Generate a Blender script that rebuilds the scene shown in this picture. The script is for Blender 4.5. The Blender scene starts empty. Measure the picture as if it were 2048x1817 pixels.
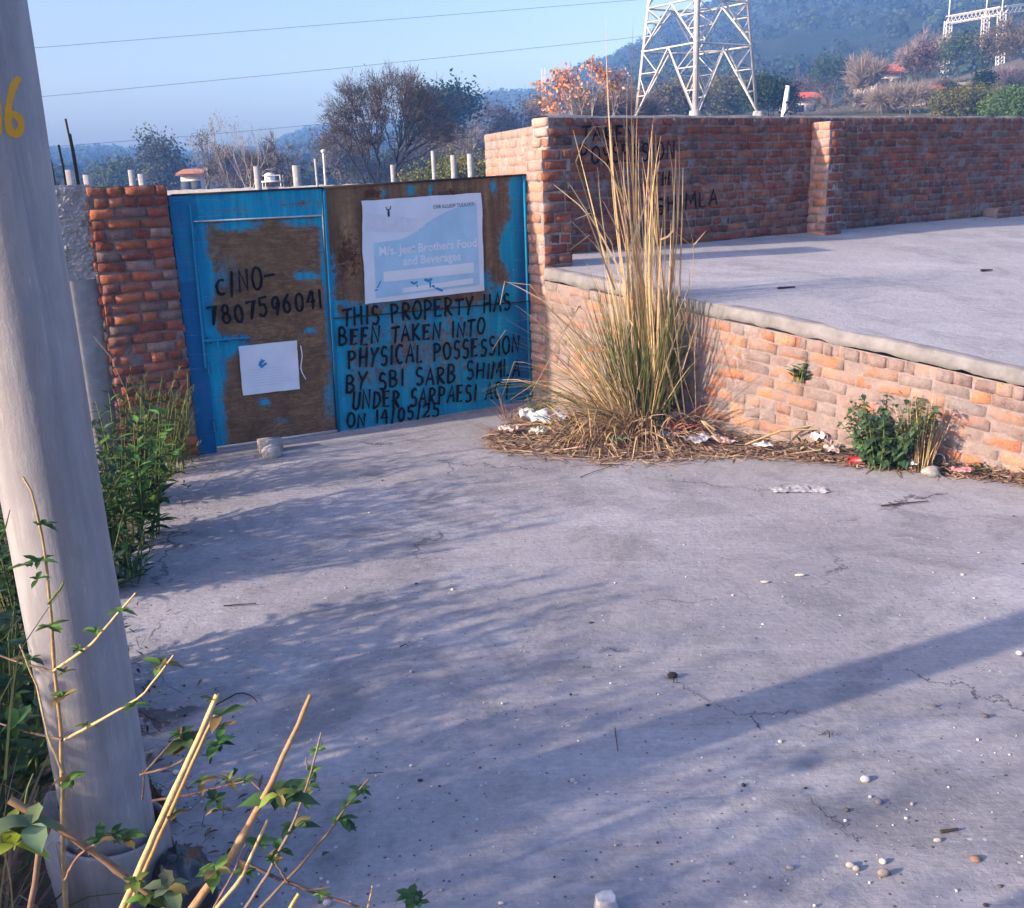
import bpy, math, random
import numpy as np
from mathutils import Vector, noise as mnoise

R = math.radians
rng = np.random.default_rng(7)
random.seed(7)
SC = bpy.context.scene
COL = SC.collection

# ------------------------------------------------------------------ camera
H = 2.0                                   # eye height in metres
F, CX, CY = 1957.0, 1024.0, 908.5         # focal length and centre in photo pixels (2048 x 1817)
ROLL = math.atan(0.034)
PITCH = math.atan((CY - 345) * math.cos(ROLL) / F)
_fwd = np.array([0, math.cos(PITCH), -math.sin(PITCH)])
_rt = np.array([1.0, 0, 0]); _up = np.cross(_rt, _fwd)
_R = np.stack([_rt * math.cos(ROLL) - _up * math.sin(ROLL), _rt * math.sin(ROLL) + _up * math.cos(ROLL), _fwd])
EYE = np.array([0, 0, H])
cam_d = bpy.data.cameras.new('camera'); cam = bpy.data.objects.new('camera', cam_d); COL.objects.link(cam)
from mathutils import Matrix
cam.matrix_world = Matrix(((_R[0][0], _R[1][0], -_R[2][0], 0), (_R[0][1], _R[1][1], -_R[2][1], 0),
                           (_R[0][2], _R[1][2], -_R[2][2], H), (0, 0, 0, 1)))
cam_d.sensor_width = 36; cam_d.lens = F * 36 / 2048; cam_d.clip_start = 0.05; cam_d.clip_end = 4000
SC.camera = cam

# ------------------------------------------------------------------ sky, sun, exposure
SUN_AZ, SUN_EL = 65.5 + 180, 19             # where the sun stands, clockwise from the view direction
w = bpy.data.worlds.new('World'); SC.world = w; w.use_nodes = True
nt = w.node_tree; nt.nodes.clear()
sky = nt.nodes.new('ShaderNodeTexSky'); sky.sky_type = 'NISHITA'; sky.sun_disc = False
sky.sun_elevation = R(SUN_EL); sky.sun_rotation = R(SUN_AZ)
sky.air_density = 1.2; sky.dust_density = 4.5; sky.ozone_density = 4.5
bg = nt.nodes.new('ShaderNodeBackground'); bg.inputs[1].default_value = 0.15
out = nt.nodes.new('ShaderNodeOutputWorld')
tint = nt.nodes.new('ShaderNodeMix'); tint.data_type = 'RGBA'; tint.blend_type = 'MULTIPLY'; tint.inputs[0].default_value = 1; tint.inputs[7].default_value = (.98, .915, 1.11, 1)   # camera's cool-violet white balance
nt.links.new(sky.outputs[0], tint.inputs[6]); nt.links.new(tint.outputs[2], bg.inputs[0]); nt.links.new(bg.outputs[0], out.inputs[0])
sl = bpy.data.lights.new('sun', 'SUN'); sl.energy = 4.2; sl.angle = R(0.9); sl.color = (1.0, 0.86, 0.78)
sun = bpy.data.objects.new('sun', sl); COL.objects.link(sun)
_sd = Vector((math.sin(R(SUN_AZ)) * math.cos(R(SUN_EL)), math.cos(R(SUN_AZ)) * math.cos(R(SUN_EL)), math.sin(R(SUN_EL))))
sun.rotation_euler = _sd.to_track_quat('Z', 'Y').to_euler(); sun.location = _sd * 50
vs = SC.view_settings; vs.view_transform = 'Standard'; vs.look = 'None'; vs.gamma = 1; vs.exposure = 1.24
SC.cycles.max_bounces = 6; SC.cycles.volume_bounces = 1; SC.cycles.transparent_max_bounces = 8

# ------------------------------------------------------------------ pixel <-> place helpers (photo pixels)
def ray(px, py):
    return np.array([(px - CX) / F, -(py - CY) / F, 1.0]) @ _R
def gp(px, py, z=0.0):
    d = ray(px, py); return EYE + d * ((z - H) / d[2])
def at(px, py, Y):
    d = ray(px, py); return EYE + d * (Y / d[1])
def proj(P):
    v = _R @ (np.asarray(P, float) - EYE); return CX + F * v[0] / v[2], CY - F * v[1] / v[2]
def on_plane(px, py, o, n):
    d = ray(px, py); t = np.dot(np.asarray(o) - EYE, n) / np.dot(d, n); return EYE + d * t
def unit(v):
    v = np.asarray(v, float); return v / (np.linalg.norm(v) + 1e-12)
def nz(p, s=1.0, oct_=4):
    return mnoise.fractal(Vector((p[0] * s, p[1] * s, p[2] * s if len(p) > 2 else 0)), 1.0, 2.0, oct_)
def sstep(a, b, x):
    t = min(1, max(0, (x - a) / (b - a))); return t * t * (3 - 2 * t)

# ------------------------------------------------------------------ object helpers
def tag(o, label=None, cat=None, group=None, kind=None):
    if label: o['label'] = label
    if cat: o['category'] = cat
    if group: o['group'] = group
    if kind: o['kind'] = kind
    return o
def thing(name, loc, label, cat, group=None):
    o = bpy.data.objects.new(name, None); COL.objects.link(o); o.location = loc
    o.empty_display_size = .2
    return tag(o, label, cat, group, 'thing')
def dup(root, loc, label=None, scale=None, rz=0.0):
    r = root.copy(); COL.objects.link(r); r.location = loc; r.rotation_euler = (0, 0, rz)
    if scale: r.scale = scale
    if label: r['label'] = label
    for ch in list(root.children):
        c = ch.copy(); COL.objects.link(c); c.parent = r
        for g in list(ch.children):
            d = g.copy(); COL.objects.link(d); d.parent = c
    return r

class MB:
    """collects shapes; build() links them as ONE mesh object"""
    def __init__(s): s.V = []; s.F = []; s.n = 0
    def add(s, V, Fs, col=(.5, .5, .5)):
        V = np.asarray(V, float).reshape(-1, 3); Fs = np.asarray(Fs, int)
        if Fs.ndim == 1: Fs = Fs.reshape(1, -1)
        c = np.asarray(col, float)
        if c.ndim == 1: c = np.tile(c, (len(Fs), 1))
        s.F.append((Fs + s.n, c)); s.V.append(V); s.n += len(V)
    def grid(s, P, col=(.5, .5, .5), wrap=False):
        P = np.asarray(P, float); a, b = P.shape[:2]
        i, j = np.meshgrid(np.arange(a - 1), np.arange(b if wrap else b - 1), indexing='ij')
        j2 = (j + 1) % b
        Fs = np.stack([i * b + j, (i + 1) * b + j, (i + 1) * b + j2, i * b + j2], -1).reshape(-1, 4)
        s.add(P.reshape(-1, 3), Fs, col)
    def box(s, o, ax, ay, az, col=(.5, .5, .5)):
        o, ax, ay, az = (np.asarray(q, float) for q in (o, ax, ay, az))
        V = [o + ax * i + ay * j + az * k for i in (0, 1) for j in (0, 1) for k in (0, 1)]
        s.add(V, [(0, 1, 3, 2), (4, 6, 7, 5), (0, 4, 5, 1), (2, 3, 7, 6), (0, 2, 6, 4), (1, 5, 7, 3)], col)
    def bar(s, a, b, w_, col=(.5, .5, .5), sides=4, w2=None):
        s.tube([a, b], [w_, w2 if w2 else w_], col, sides)
    def tube(s, pts, rad, col=(.5, .5, .5), sides=6, caps=True):
        pts = np.asarray(pts, float); n = len(pts)
        rad = np.full(n, rad) if np.isscalar(rad) else np.asarray(rad, float)
        T = np.gradient(pts, axis=0) if n > 2 else np.tile(pts[1] - pts[0], (2, 1))
        T /= np.linalg.norm(T, axis=1)[:, None] + 1e-12
        ref = np.array([0, 0, 1.]) if abs(T[0][2]) < .9 else np.array([1., 0, 0])
        a = np.linspace(0, 2 * math.pi, sides, endpoint=False)
        rings = []
        for k in range(n):
            u = unit(np.cross(T[k], ref)); v = np.cross(T[k], u)
            rings.append(pts[k] + rad[k] * (np.cos(a)[:, None] * u + np.sin(a)[:, None] * v))
        s.grid(np.array(rings), col, wrap=True)
        if caps:
            s.add(rings[0], [list(range(sides))], col); s.add(rings[-1], [list(range(sides))[::-1]], col)
    def strip(s, pts, wid, side, col=(.5, .5, .5)):
        """flat blade: points, widths, a side direction"""
        pts = np.asarray(pts, float); wid = np.asarray(wid, float)[:, None]
        sd = np.asarray(side, float)
        if sd.ndim == 1: sd = np.tile(unit(sd), (len(pts), 1))
        s.grid(np.stack([pts - sd * wid / 2, pts + sd * wid / 2], 1), col)
    def cards(s, C, D, N, L, W, col):
        """many leaf-sized diamonds at once"""
        D = D / (np.linalg.norm(D, axis=1)[:, None] + 1e-9); S = np.cross(D, N); S /= np.linalg.norm(S, axis=1)[:, None] + 1e-9
        L = np.asarray(L).reshape(-1, 1); W = np.asarray(W).reshape(-1, 1)
        V = np.stack([C, C + D * L * .45 + S * W * .5, C + D * L, C + D * L * .45 - S * W * .5], 1)
        n = len(C)
        s.add(V.reshape(-1, 3), np.arange(4 * n).reshape(n, 4), col)
    def leaf(s, p, d, nrm, L, W, col, fold=.25, droop=.2, serr=0):
        """a real leaf: midrib, two folded halves, pointed tip"""
        d = unit(d); sd = unit(np.cross(d, nrm)); up = np.cross(sd, d)
        ts = [0, .18, .42, .68, .88, 1]; ws = [.04, .62, 1, .72, .3, 0]
        mid = [np.asarray(p) + d * L * t - up * L * droop * t * t for t in ts]
        rows = []
        for k, (m, t, w_) in enumerate(zip(mid, ts, ws)):
            j = 1 + (serr * (1 if k % 2 else -1) if 0 < k < 5 else 0)
            rows.append([m - sd * W * .5 * w_ * j + up * W * .5 * w_ * fold, m, m + sd * W * .5 * w_ * j + up * W * .5 * w_ * fold])
        s.grid(rows, col)
    def lump(s, c, r, col=(.5, .5, .5), rough=.25, seed=0, nu=9, nv=6, flat=0):
        c = np.asarray(c, float); r = np.ones(3) * r if np.isscalar(r) else np.asarray(r, float)
        P = []
        for i in range(nv + 1):
            th = math.pi * i / nv; row = []
            for j in range(nu):
                ph = 2 * math.pi * j / nu
                v = np.array([math.sin(th) * math.cos(ph), math.sin(th) * math.sin(ph), math.cos(th)])
                k = 1 + rough * mnoise.noise(Vector(v * 1.6 + seed * 7.3)) * 1.5 + rough * .45 * mnoise.noise(Vector(v * 4.3 + seed * 3.1))
                if rough > .15: k = min(k, .98 + .14 * mnoise.noise(Vector((seed, round(v[0] * 1.4), round(v[1] * 1.4 + v[2])))))
                if flat: k = min(k, 1 - flat * .5)
                row.append(c + v * r * k)
            P.append(row)
        s.grid(P, col, wrap=True)
    def build(s, name, m, parent=None, origin=None, smooth=False):
        me = bpy.data.meshes.new(name)
        V = np.concatenate(s.V) if s.V else np.zeros((0, 3))
        if parent is not None and origin is None:
            q = parent; off = np.zeros(3)
            while q is not None: off += np.array(q.location); q = q.parent
            V = V - off
        elif origin is not None: V = V - np.asarray(origin)
        me.vertices.add(len(V)); me.vertices.foreach_set('co', V.astype(np.float32).ravel())
        li = np.concatenate([f.ravel() for f, c in s.F]); tot = np.concatenate([np.full(len(f), f.shape[1]) for f, c in s.F])
        me.loops.add(len(li)); me.loops.foreach_set('vertex_index', li.astype(np.int32))
        st = np.concatenate([[0], np.cumsum(tot)[:-1]])
        me.polygons.add(len(tot)); me.polygons.foreach_set('loop_start', st.astype(np.int32)); me.polygons.foreach_set('loop_total', tot.astype(np.int32))
        me.update(calc_edges=True)
        cc = np.repeat(np.concatenate([c for f, c in s.F]), tot, axis=0)
        ca = me.color_attributes.new('Col', 'FLOAT_COLOR', 'CORNER')
        ca.data.foreach_set('color', np.concatenate([cc, np.ones((len(cc), 1))], 1).astype(np.float32).ravel())
        if smooth: me.polygons.foreach_set('use_smooth', np.ones(len(tot), bool))
        me.materials.append(m); me.validate()
        o = bpy.data.objects.new(name, me); COL.objects.link(o)
        if parent is not None: o.parent = parent
        elif origin is not None: o.location = origin
        return o

# ------------------------------------------------------------------ materials
class NT:
    def __init__(s, name):
        s.m = bpy.data.materials.new(name); s.m.use_nodes = True; s.t = s.m.node_tree; s.t.nodes.clear()
        s.out = s.t.nodes.new('ShaderNodeOutputMaterial')
    def n(s, typ, props=None, **ins):
        nd = s.t.nodes.new('ShaderNode' + typ)
        for k, v in (props or {}).items(): setattr(nd, k, v)
        for k, v in ins.items(): s.set(nd, k.replace('_', ' '), v)
        return nd
    def set(s, nd, key, v):
        sock = nd.inputs[int(key)] if key.isdigit() else nd.inputs[key]
        if isinstance(v, bpy.types.NodeSocket): s.t.links.new(v, sock)
        else: sock.default_value = v
    def coord(s): return s.n('TexCoord').outputs['Object']
    def pos(s): return s.n('NewGeometry').outputs['Position']
    def noise(s, vec, scale, detail=4, rough=.55, dist=0.0):
        return s.n('TexNoise', None, Vector=vec, Scale=scale, Detail=detail, Roughness=rough, Distortion=dist).outputs[0]
    def scale(s, vec, v):
        nd = s.n('VectorMath', {'operation': 'MULTIPLY'}); s.set(nd, '0', vec); nd.inputs[1].default_value = v; return nd.outputs[0]
    def ramp(s, fac, pts):
        nd = s.n('ValToRGB', None, Fac=fac); el = nd.color_ramp.elements
        while len(el) < len(pts): el.new(.5)
        for e, (p, c) in zip(el, pts): e.position = p; e.color = (*c, 1) if hasattr(c, '__len__') else (c, c, c, 1)
        return nd.outputs[0]
    def mix(s, fac, a, b, mode='MIX'):
        nd = s.n('Mix', {'data_type': 'RGBA', 'blend_type': mode})
        s.set(nd, '0', fac)
        for i, v in ((6, a), (7, b)):
            if isinstance(v, bpy.types.NodeSocket): s.t.links.new(v, nd.inputs[i])
            else: nd.inputs[i].default_value = (*v, 1) if hasattr(v, '__len__') else (v, v, v, 1)
        return nd.outputs[2]
    def math(s, op, a, b=0.0):
        nd = s.n('Math', {'operation': op}); s.set(nd, '0', a); s.set(nd, '1', b); return nd.outputs[0]
    def attr(s): return s.n('Attribute', {'attribute_name': 'Col'}).outputs['Color']
    def bump(s, h, strength=.5, dist=.01):
        return s.n('Bump', None, Height=h, Strength=strength, Distance=dist).outputs[0]
    def done(s, base, rough=.85, normal=None, spec=.3, metal=0.0, transl=0.0, coat=0.0):
        p = s.n('BsdfPrincipled'); s.set(p, 'Base Color', base if isinstance(base, bpy.types.NodeSocket) else (*base, 1))
        s.set(p, 'Roughness', rough); p.inputs['Specular IOR Level'].default_value = spec; p.inputs['Metallic'].default_value = metal
        if normal: s.set(p, 'Normal', normal)
        sh = p.outputs[0]
        if transl:
            t = s.n('BsdfTranslucent'); s.set(t, 'Color', base if isinstance(base, bpy.types.NodeSocket) else (*base, 1))
            mx = s.n('MixShader'); mx.inputs[0].default_value = transl
            s.t.links.new(sh, mx.inputs[1]); s.t.links.new(t.outputs[0], mx.inputs[2]); sh = mx.outputs[0]
        s.t.links.new(sh, s.out.inputs['Surface'])
        return s.m

def m_concrete(name, lo, hi, warm, cracks=True, streak=(1.0, 1.0, 1.0)):
    t = NT(name); p = t.pos(); ps = t.scale(p, streak)
    big = t.noise(ps, .55, 7, .6, .6); mid = t.noise(ps, 3.1, 7, .65, .3); fine = t.noise(p, 38, 5, .7)
    base = t.ramp(big, [(.32, lo), (.68, hi)])
    base = t.mix(t.ramp(mid, [(.35, .7), (.75, 0)]), base, warm)
    base = t.mix(t.ramp(t.noise(p, 1.15, 8, .7, 1.0), [(.50, 0), (.62, .6)]), base, tuple(v * .78 for v in lo))
    base = t.mix(t.ramp(t.noise(t.scale(p, (1, 1.8, 1)), .42, 9, .72, 1.6), [(.50, 0), (.60, .55)]), base, tuple(v * 1.08 for v in hi))
    base = t.mix(t.ramp(t.noise(p, 5.2, 9, .8, 1.2), [(.60, 0), (.70, .5)]), base, (.17, .145, .14))
    base = t.mix(t.ramp(t.noise(p, 11, 8, .75, .5), [(.50, 0), (.72, .35)]), base, tuple(v * .62 for v in lo))
    base = t.mix(.45, base, t.ramp(fine, [(.25, .55), (.75, 1.3)]), 'MULTIPLY')
    # dried silt veils, brushed marks
    st = t.noise(t.scale(p, (2.2, 26, 9)), 1.6, 6, .7, .4)
    base = t.mix(t.ramp(st, [(.52, 0), (.62, .12), (.75, .22)]), base, tuple(v * .6 for v in lo))
    # specks
    vor = t.n('TexVoronoi', {'feature': 'F1'}, Vector=p, Scale=26.0)
    spk = t.math('LESS_THAN', vor.outputs['Distance'], .13)
    pick = t.ramp(vor.outputs['Color'], [(.55, 0), (.56, 1)])
    base = t.mix(t.math('MULTIPLY', spk, pick), base, (.10, .09, .10))
    vor2 = t.n('TexVoronoi', {'feature': 'F1'}, Vector=p, Scale=17.0)
    spk2 = t.math('MULTIPLY', .45, t.math('MULTIPLY', t.math('LESS_THAN', vor2.outputs['Distance'], .11), t.ramp(vor2.outputs['Color'], [(.7, 0), (.71, 1)])))
    base = t.mix(spk2, base, (.62, .6, .6))
    h = t.math('ADD', t.math('MULTIPLY', mid, .5), t.math('MULTIPLY', fine, .22))
    h = t.math('ADD', h, t.math('MULTIPLY', st, .13))
    if cracks:
        wv = t.n('VectorMath', {'operation': 'ADD'}); t.set(wv, '0', p)
        cn = t.n('TexNoise', None, Vector=p, Scale=2.4, Detail=7.0, Roughness=.7).outputs['Color']
        sc = t.scale(cn, (.7, .7, 0)); t.set(wv, '1', sc)
        ve = t.n('TexVoronoi', {'feature': 'DISTANCE_TO_EDGE'}, Vector=wv.outputs[0], Scale=.42)
        ck = t.math('LESS_THAN', ve.outputs['Distance'], .0032)
        ck = t.math('MULTIPLY', ck, t.ramp(t.noise(p, .7, 2), [(.54, 0), (.58, .7)]))
        base = t.mix(ck, base, (.05, .045, .05))
        h = t.math('SUBTRACT', h, t.math('MULTIPLY', ck, .6))
    return t.done(base, .92, t.bump(h, .9, .02), .2)

def m_brick(name, smear, grime, mort=(.30, .28, .285), smear_hi=.66):
    t = NT(name); p = t.pos(); a = t.attr()
    base = t.mix(1.0, a, t.ramp(t.noise(p, 14, 7, .7), [(.25, .6), (.75, 1.3)]), 'MULTIPLY')
    base = t.mix(.6, base, t.ramp(t.noise(p, 70, 3, .7), [(.3, .6), (.7, 1.3)]), 'MULTIPLY')
    sm = t.noise(p, 5.5, 9, .68, .6)
    base = t.mix(t.ramp(sm, [(smear_hi - .16, 0), (smear_hi, smear)]), base, t.mix(t.noise(p, 30, 4), mort, tuple(v * .62 for v in mort)))
    if smear > .85: base = t.mix(t.ramp(t.noise(p, 1.5, 8, .72, .7), [(.46, 0), (.62, .72)]), base, t.mix(t.noise(p, 18, 6, .7), (.30, .225, .205), (.21, .17, .165)))
    gr = t.noise(t.scale(p, (1, 1, .45)), 2.3, 8, .7)
    base = t.mix(t.ramp(gr, [(.5, 0), (.72, grime)]), base, (.045, .04, .045))
    h = t.math('ADD', t.noise(p, 55, 5, .7), t.math('MULTIPLY', sm, .6))
    return t.done(base, .93, t.bump(h, .8, .008), .15)

def m_attr(name, rough=.8, transl=0.0, var=.35, sc=30, spec=.25, metal=0.0, bump=.3):
    t = NT(name); p = t.coord()
    nse = t.noise(p, sc, 5, .65)
    base = t.mix(var, t.attr(), t.ramp(nse, [(.25, .35), (.75, 1.5)]), 'MULTIPLY')
    return t.done(base, rough, t.bump(nse, bump, .004) if bump else None, spec, metal, transl)

def m_gate(down=False):
    t = NT('gate_paint'); p = t.pos()
    sep = t.n('SeparateColor', None, Color=t.attr())
    r_, g_, b_ = sep.outputs[0], sep.outputs[1], sep.outputs[2]
    hz = t.mix(.35, t.noise(t.scale(p, (3.6, 3.6, 15)), 2.0, 8, .75, .6), t.noise(p, 9, 8, .75, .8))      # wiped sideways
    vt = t.noise(t.scale(p, (22, 22, 1.6)), 1.0, 7, .7, .3)       # run down
    fn = t.noise(p, 24, 8, .75, .4)
    blue = t.mix(t.ramp(vt, [(.3, 0), (.7, 1)]), (.003, .16, .34), (.008, .38, .58))
    blue = t.mix(t.ramp(hz, [(.5, 0), (.7, .45)]), blue, (.008, .10, .22))
    blue = t.mix(t.ramp(fn, [(.5, 0), (.75, .5)]), blue, (.10, .16, .17))
    big = t.noise(p, 2.4, 5, .6, .8); keep = hz
    if down: hz = t.mix(.72, hz, t.noise(t.scale(p, (11, 11, .8)), 1.0, 8, .7, .4))
    brown = t.mix(t.ramp(hz, [(.34, 0), (.50, .35), (.66, 1)]), (.060, .032, .019), (.34, .215, .12))
    brown = t.mix(t.ramp(big, [(.42, 0), (.66, .6)]), brown, (.17, .105, .055))
    brown = t.mix(t.ramp(t.noise(p, 3.6, 7, .7, .5), [(.55, 0), (.68, .55)]), brown, (.055, .022, .014))
    brown = t.mix(t.ramp(fn, [(.45, 0), (.7, .7)]), brown, (.09, .065, .045))
    rust = t.mix(t.ramp(vt, [(.3, 0), (.7, 1)]), (.032, .012, .008), (.11, .045, .025))
    k = t.math('ADD', r_, t.math('MULTIPLY', t.math('SUBTRACT', t.mix(.45, fn, t.mix(.5, hz, vt)), .5), 3.4))
    base = t.mix(t.ramp(k, [(.22, 0), (.40, .25), (.55, .75), (.80, 1)]), blue, brown)
    kg = t.math('ADD', g_, t.math('MULTIPLY', t.math('SUBTRACT', fn, .5), 1.6))
    base = t.mix(t.ramp(kg, [(.4, 0), (.65, 1)]), base, rust)
    base = t.mix(b_, base, (.010, .075, .24))
    sc = t.noise(t.scale(p, (1.4, 1.4, 30)), 3.0, 4, .8, 1.2)     # scratches
    base = t.mix(t.ramp(sc, [(.62, 0), (.67, .5)]), base, (.30, .27, .23))
    return t.done(base, .8, t.bump(t.math('ADD', fn, t.math('MULTIPLY', hz, .4)), .35, .004), .12)

def m_pole():
    t = NT('pole_paint'); p = t.coord()
    st = t.noise(t.scale(p, (16, 16, 1.3)), 1.0, 7, .65, .5); bl = t.noise(p, 2.6, 6, .6, .5); fn = t.noise(t.scale(p, (40, 40, 6)), 2, 5, .7)
    base = t.mix(t.ramp(st, [(.35, 0), (.65, 1)]), (.21, .205, .225), (.35, .34, .355))
    base = t.mix(t.ramp(bl, [(.42, 0), (.66, .75)]), base, (.20, .195, .22))
    base = t.mix(t.ramp(fn, [(.58, 0), (.72, .3)]), base, (.55, .53, .52))
    z_ = t.n('SeparateXYZ', None, Vector=p).outputs[2]
    dz = t.math('ADD', z_, t.math('MULTIPLY', t.math('SUBTRACT', t.noise(p, 7, 6, .7), .5), .9))
    base = t.mix(t.ramp(dz, [(.0, .75), (.45, 0)]), base, (.16, .13, .115))
    base = t.mix(t.ramp(t.noise(t.scale(p, (9, 9, .7)), 1.3, 8, .75, .3), [(.60, 0), (.68, .5)]), base, (.15, .13, .135))
    pt = t.noise(p, 55, 4, .8); base = t.mix(t.ramp(pt, [(.66, 0), (.72, .6)]), base, (.12, .09, .08))
    return t.done(base, .55, t.bump(t.math('ADD', fn, t.math('ADD', bl, pt)), .3, .004), .35, .1)

def m_plain(name, c, rough=.7, var=.3, sc=20, spec=.3, metal=0.0, bump=.2):
    t = NT(name); p = t.coord(); n_ = t.noise(p, sc, 6, .65)
    return t.done(t.mix(var, c, t.ramp(n_, [(.25, .4), (.75, 1.45)]), 'MULTIPLY'), rough, t.bump(n_, bump, .005) if bump else None, spec, metal)

def m_ground():
    t = NT('dry_soil'); p = t.pos()
    a = t.noise(p, .08, 6, .6); b = t.noise(p, 1.7, 8, .7); c = t.noise(p, 22, 5, .7)
    base = t.mix(t.ramp(a, [(.35, 0), (.65, 1)]), (.12, .095, .075), (.09, .10, .045))
    base = t.mix(t.ramp(b, [(.4, 0), (.65, .8)]), base, (.075, .055, .045))
    base = t.mix(.6, base, t.ramp(c, [(.3, .5), (.7, 1.4)]), 'MULTIPLY')
    return t.done(base, .95, t.bump(t.math('ADD', b, c), .8, .03), .1)

def m_hill():
    t = NT('forested_slope'); p = t.pos()
    a = t.noise(p, .03, 8, .7); b = t.noise(p, .35, 6, .75)
    base = t.mix(t.ramp(a, [(.4, 0), (.65, 1)]), (.014, .026, .016), (.035, .04, .026))
    base = t.mix(t.ramp(b, [(.4, 0), (.7, .8)]), base, (.012, .02, .014))
    base = t.mix(t.ramp(t.noise(p, .05, 5, .8, .8), [(.62, 0), (.68, .5)]), base, (.10, .075, .06))
    return t.done(base, .95, t.bump(b, 1.0, 2.0), .1)

M = dict(
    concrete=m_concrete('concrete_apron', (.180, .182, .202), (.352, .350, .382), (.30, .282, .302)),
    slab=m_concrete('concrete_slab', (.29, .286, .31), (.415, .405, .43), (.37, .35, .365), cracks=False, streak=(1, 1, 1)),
    cem2=m_plain('cement_edge', (.20, .195, .205), .93, .7, 7, .15, 0, .7),
    cem=m_plain('cement', (.34, .325, .33), .93, .6, 9, .15, 0, .6),
    red=m_brick('red_brick', .7, .6, smear_hi=.68), pale=m_brick('washed_brick', .92, .10, (.27, .215, .205), .59),
    pierb=m_brick('pier_brick', .6, .35, (.25, .235, .24), .72), gate=m_gate(), gate_down=m_gate(True), pole=m_pole(), soil=m_ground(), hill=m_hill(),
    leaf=m_attr('leaf', .55, .25, .45, 25, .35, 0, 0), far=m_attr('far_leaf', .85, .15, .4, 1.5, .1, 0, 0), straw=m_attr('straw', .7, .2, .4, 40, .25, 0, 0),
    bark=m_attr('bark', .9, 0, .6, 25, .1), stem=m_attr('stem', .7, 0, .5, 60, .25), stone=m_attr('stone', .9, 0, .6, 22, .2, 0, .8),
    steel=m_plain('galvanised_steel', (.50, .49, .50), .5, .35, 3, .4, .2), iron=m_plain('rusted_iron', (.02, .017, .022), .7, .5, 30),
    crack=m_plain('crack_dirt', (.085, .078, .08), .95, .5, 30, .05, 0, 0), black=m_plain('black_paint', (.008, .008, .010), .85, .4, 30, .1), paper=m_plain('paper', (.60, .68, .80), .7, .14, 6, .25, 0, .1),
    print_=m_plain('pale_blue_print', (.36, .58, .77), .65, .22, 5, .25, 0, 0), white=m_plain('white_print', (.64, .70, .80), .65, .1, 6, .25, 0, 0),
    ink=m_plain('blue_ink', (.03, .22, .48), .6, .3), navy=m_plain('dark_ink', (.02, .03, .05), .6, .3),
    yellow=m_plain('yellow_paint', (.62, .30, .015), .55, .25, 30), trash=m_attr('plastic_scrap', .4, .15, .25, 40, .5, 0, .3),
    bag=m_plain('black_plastic', (.012, .012, .016), .22, .4, 14, .6, 0, .5), wash=m_attr('wall_paint', .9, 0, .4, 2, .1), cable=m_plain('cable', (.03, .03, .04), .6),
    litter=m_attr('dead_straw', .9, 0, .5, 30, .1, 0, 0), tarnish=m_plain('bright_edge', (.6, .6, .6), .4, .4, 40, .5, .4))

# ================================================================== SETTING
GD = unit([math.sin(R(60.9)), math.cos(R(60.9)), 0]); GN = np.array([GD[1], -GD[0], 0])   # gate line and its face normal
G0 = gp(400, 910); Z = np.array([0, 0, 1.0])
WD = unit([.834, .552, 0]); WN = np.array([WD[1], -WD[0], 0]); W0 = np.array([1.633, 9.861, 0])  # long brick wall
def slab_z(x, y):
    d = max(0, (np.array([x, y, 0]) - W0) @ WN); return 1.26 - .10 * d - .0085 * d * d
def tz(x, y):
    """lie of the land: flat to the left, climbing on the right behind the walls"""
    az = x / max(y, 1); k = sstep(-.02, .13, az)
    r = 3.2 * sstep(16, 50, y) + 1.0 * sstep(38, 52, y) + max(0, y - 50) * .052 * (1 + 2.2 * sstep(.3, .6, az))
    return k * r if y > 0 else 0.0

# ground: one sheet to the horizon
gx = np.concatenate([-np.geomspace(560, 14, 16), np.arange(-12, 12.1, .8), np.geomspace(14, 560, 22)])
gy = np.concatenate([-np.geomspace(200, 8, 10), np.arange(-6, 20, .8), np.geomspace(21, 600, 34)])
mb = MB(); mb.grid([[(x, y, tz(x, y) - .03 + .015 * nz((x, y, 0), .8)) for y in gy] for x in gx])
tag(mb.build('ground', M['soil'], smooth=True), kind='structure')

# concrete apron in front of the gate
edge = [gp(*p) for p in [(396, 915), (330, 985), (285, 1080), (235, 1180), (225, 1300), (262, 1420), (310, 1530), (360, 1640), (420, 1760)]]
edge = [np.array([p[0] - .05, p[1], 0]) for p in edge]
left = edge + [np.array([-.75, 1.9, 0]), np.array([-.6, .5, 0]), np.array([-.6, -3, 0]), np.array([-.6, -8, 0])]
right_pts = [G0 + GD * 2.95] + [gp(1100, 812), gp(1400, 868), gp(1720, 915), gp(2040, 960), np.array([4.6, 4.95, 0]), np.array([6.1, 3.85, 0]), np.array([9, 2.2, 0]), np.array([9, -8, 0])]
def resample(pts, n):
    pts = np.array(pts); d = np.concatenate([[0], np.cumsum(np.linalg.norm(np.diff(pts, axis=0), axis=1))])
    q = np.linspace(0, d[-1], n); return np.stack([np.interp(q, d, pts[:, k]) for k in range(3)], 1)
La = resample(left, 90); Ra = resample(right_pts, 90)
rows = []
for a, b in zip(La, Ra):
    a = a + np.array([.05 * nz(a, 3.1), .05 * nz(a + 9, 3.1), 0])
    row = []
    for t in np.linspace(0, 1, 70):
        p = a + (b - a) * t; p[2] = .006 + .010 * nz(p, .9) * min(1, t * 8) + .003 * nz(p, 5); row.append(p)
    rows.append(row)
mb = MB(); mb.grid(rows); pave = tag(mb.build('pavement', M['concrete'], smooth=True), kind='structure')
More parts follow.
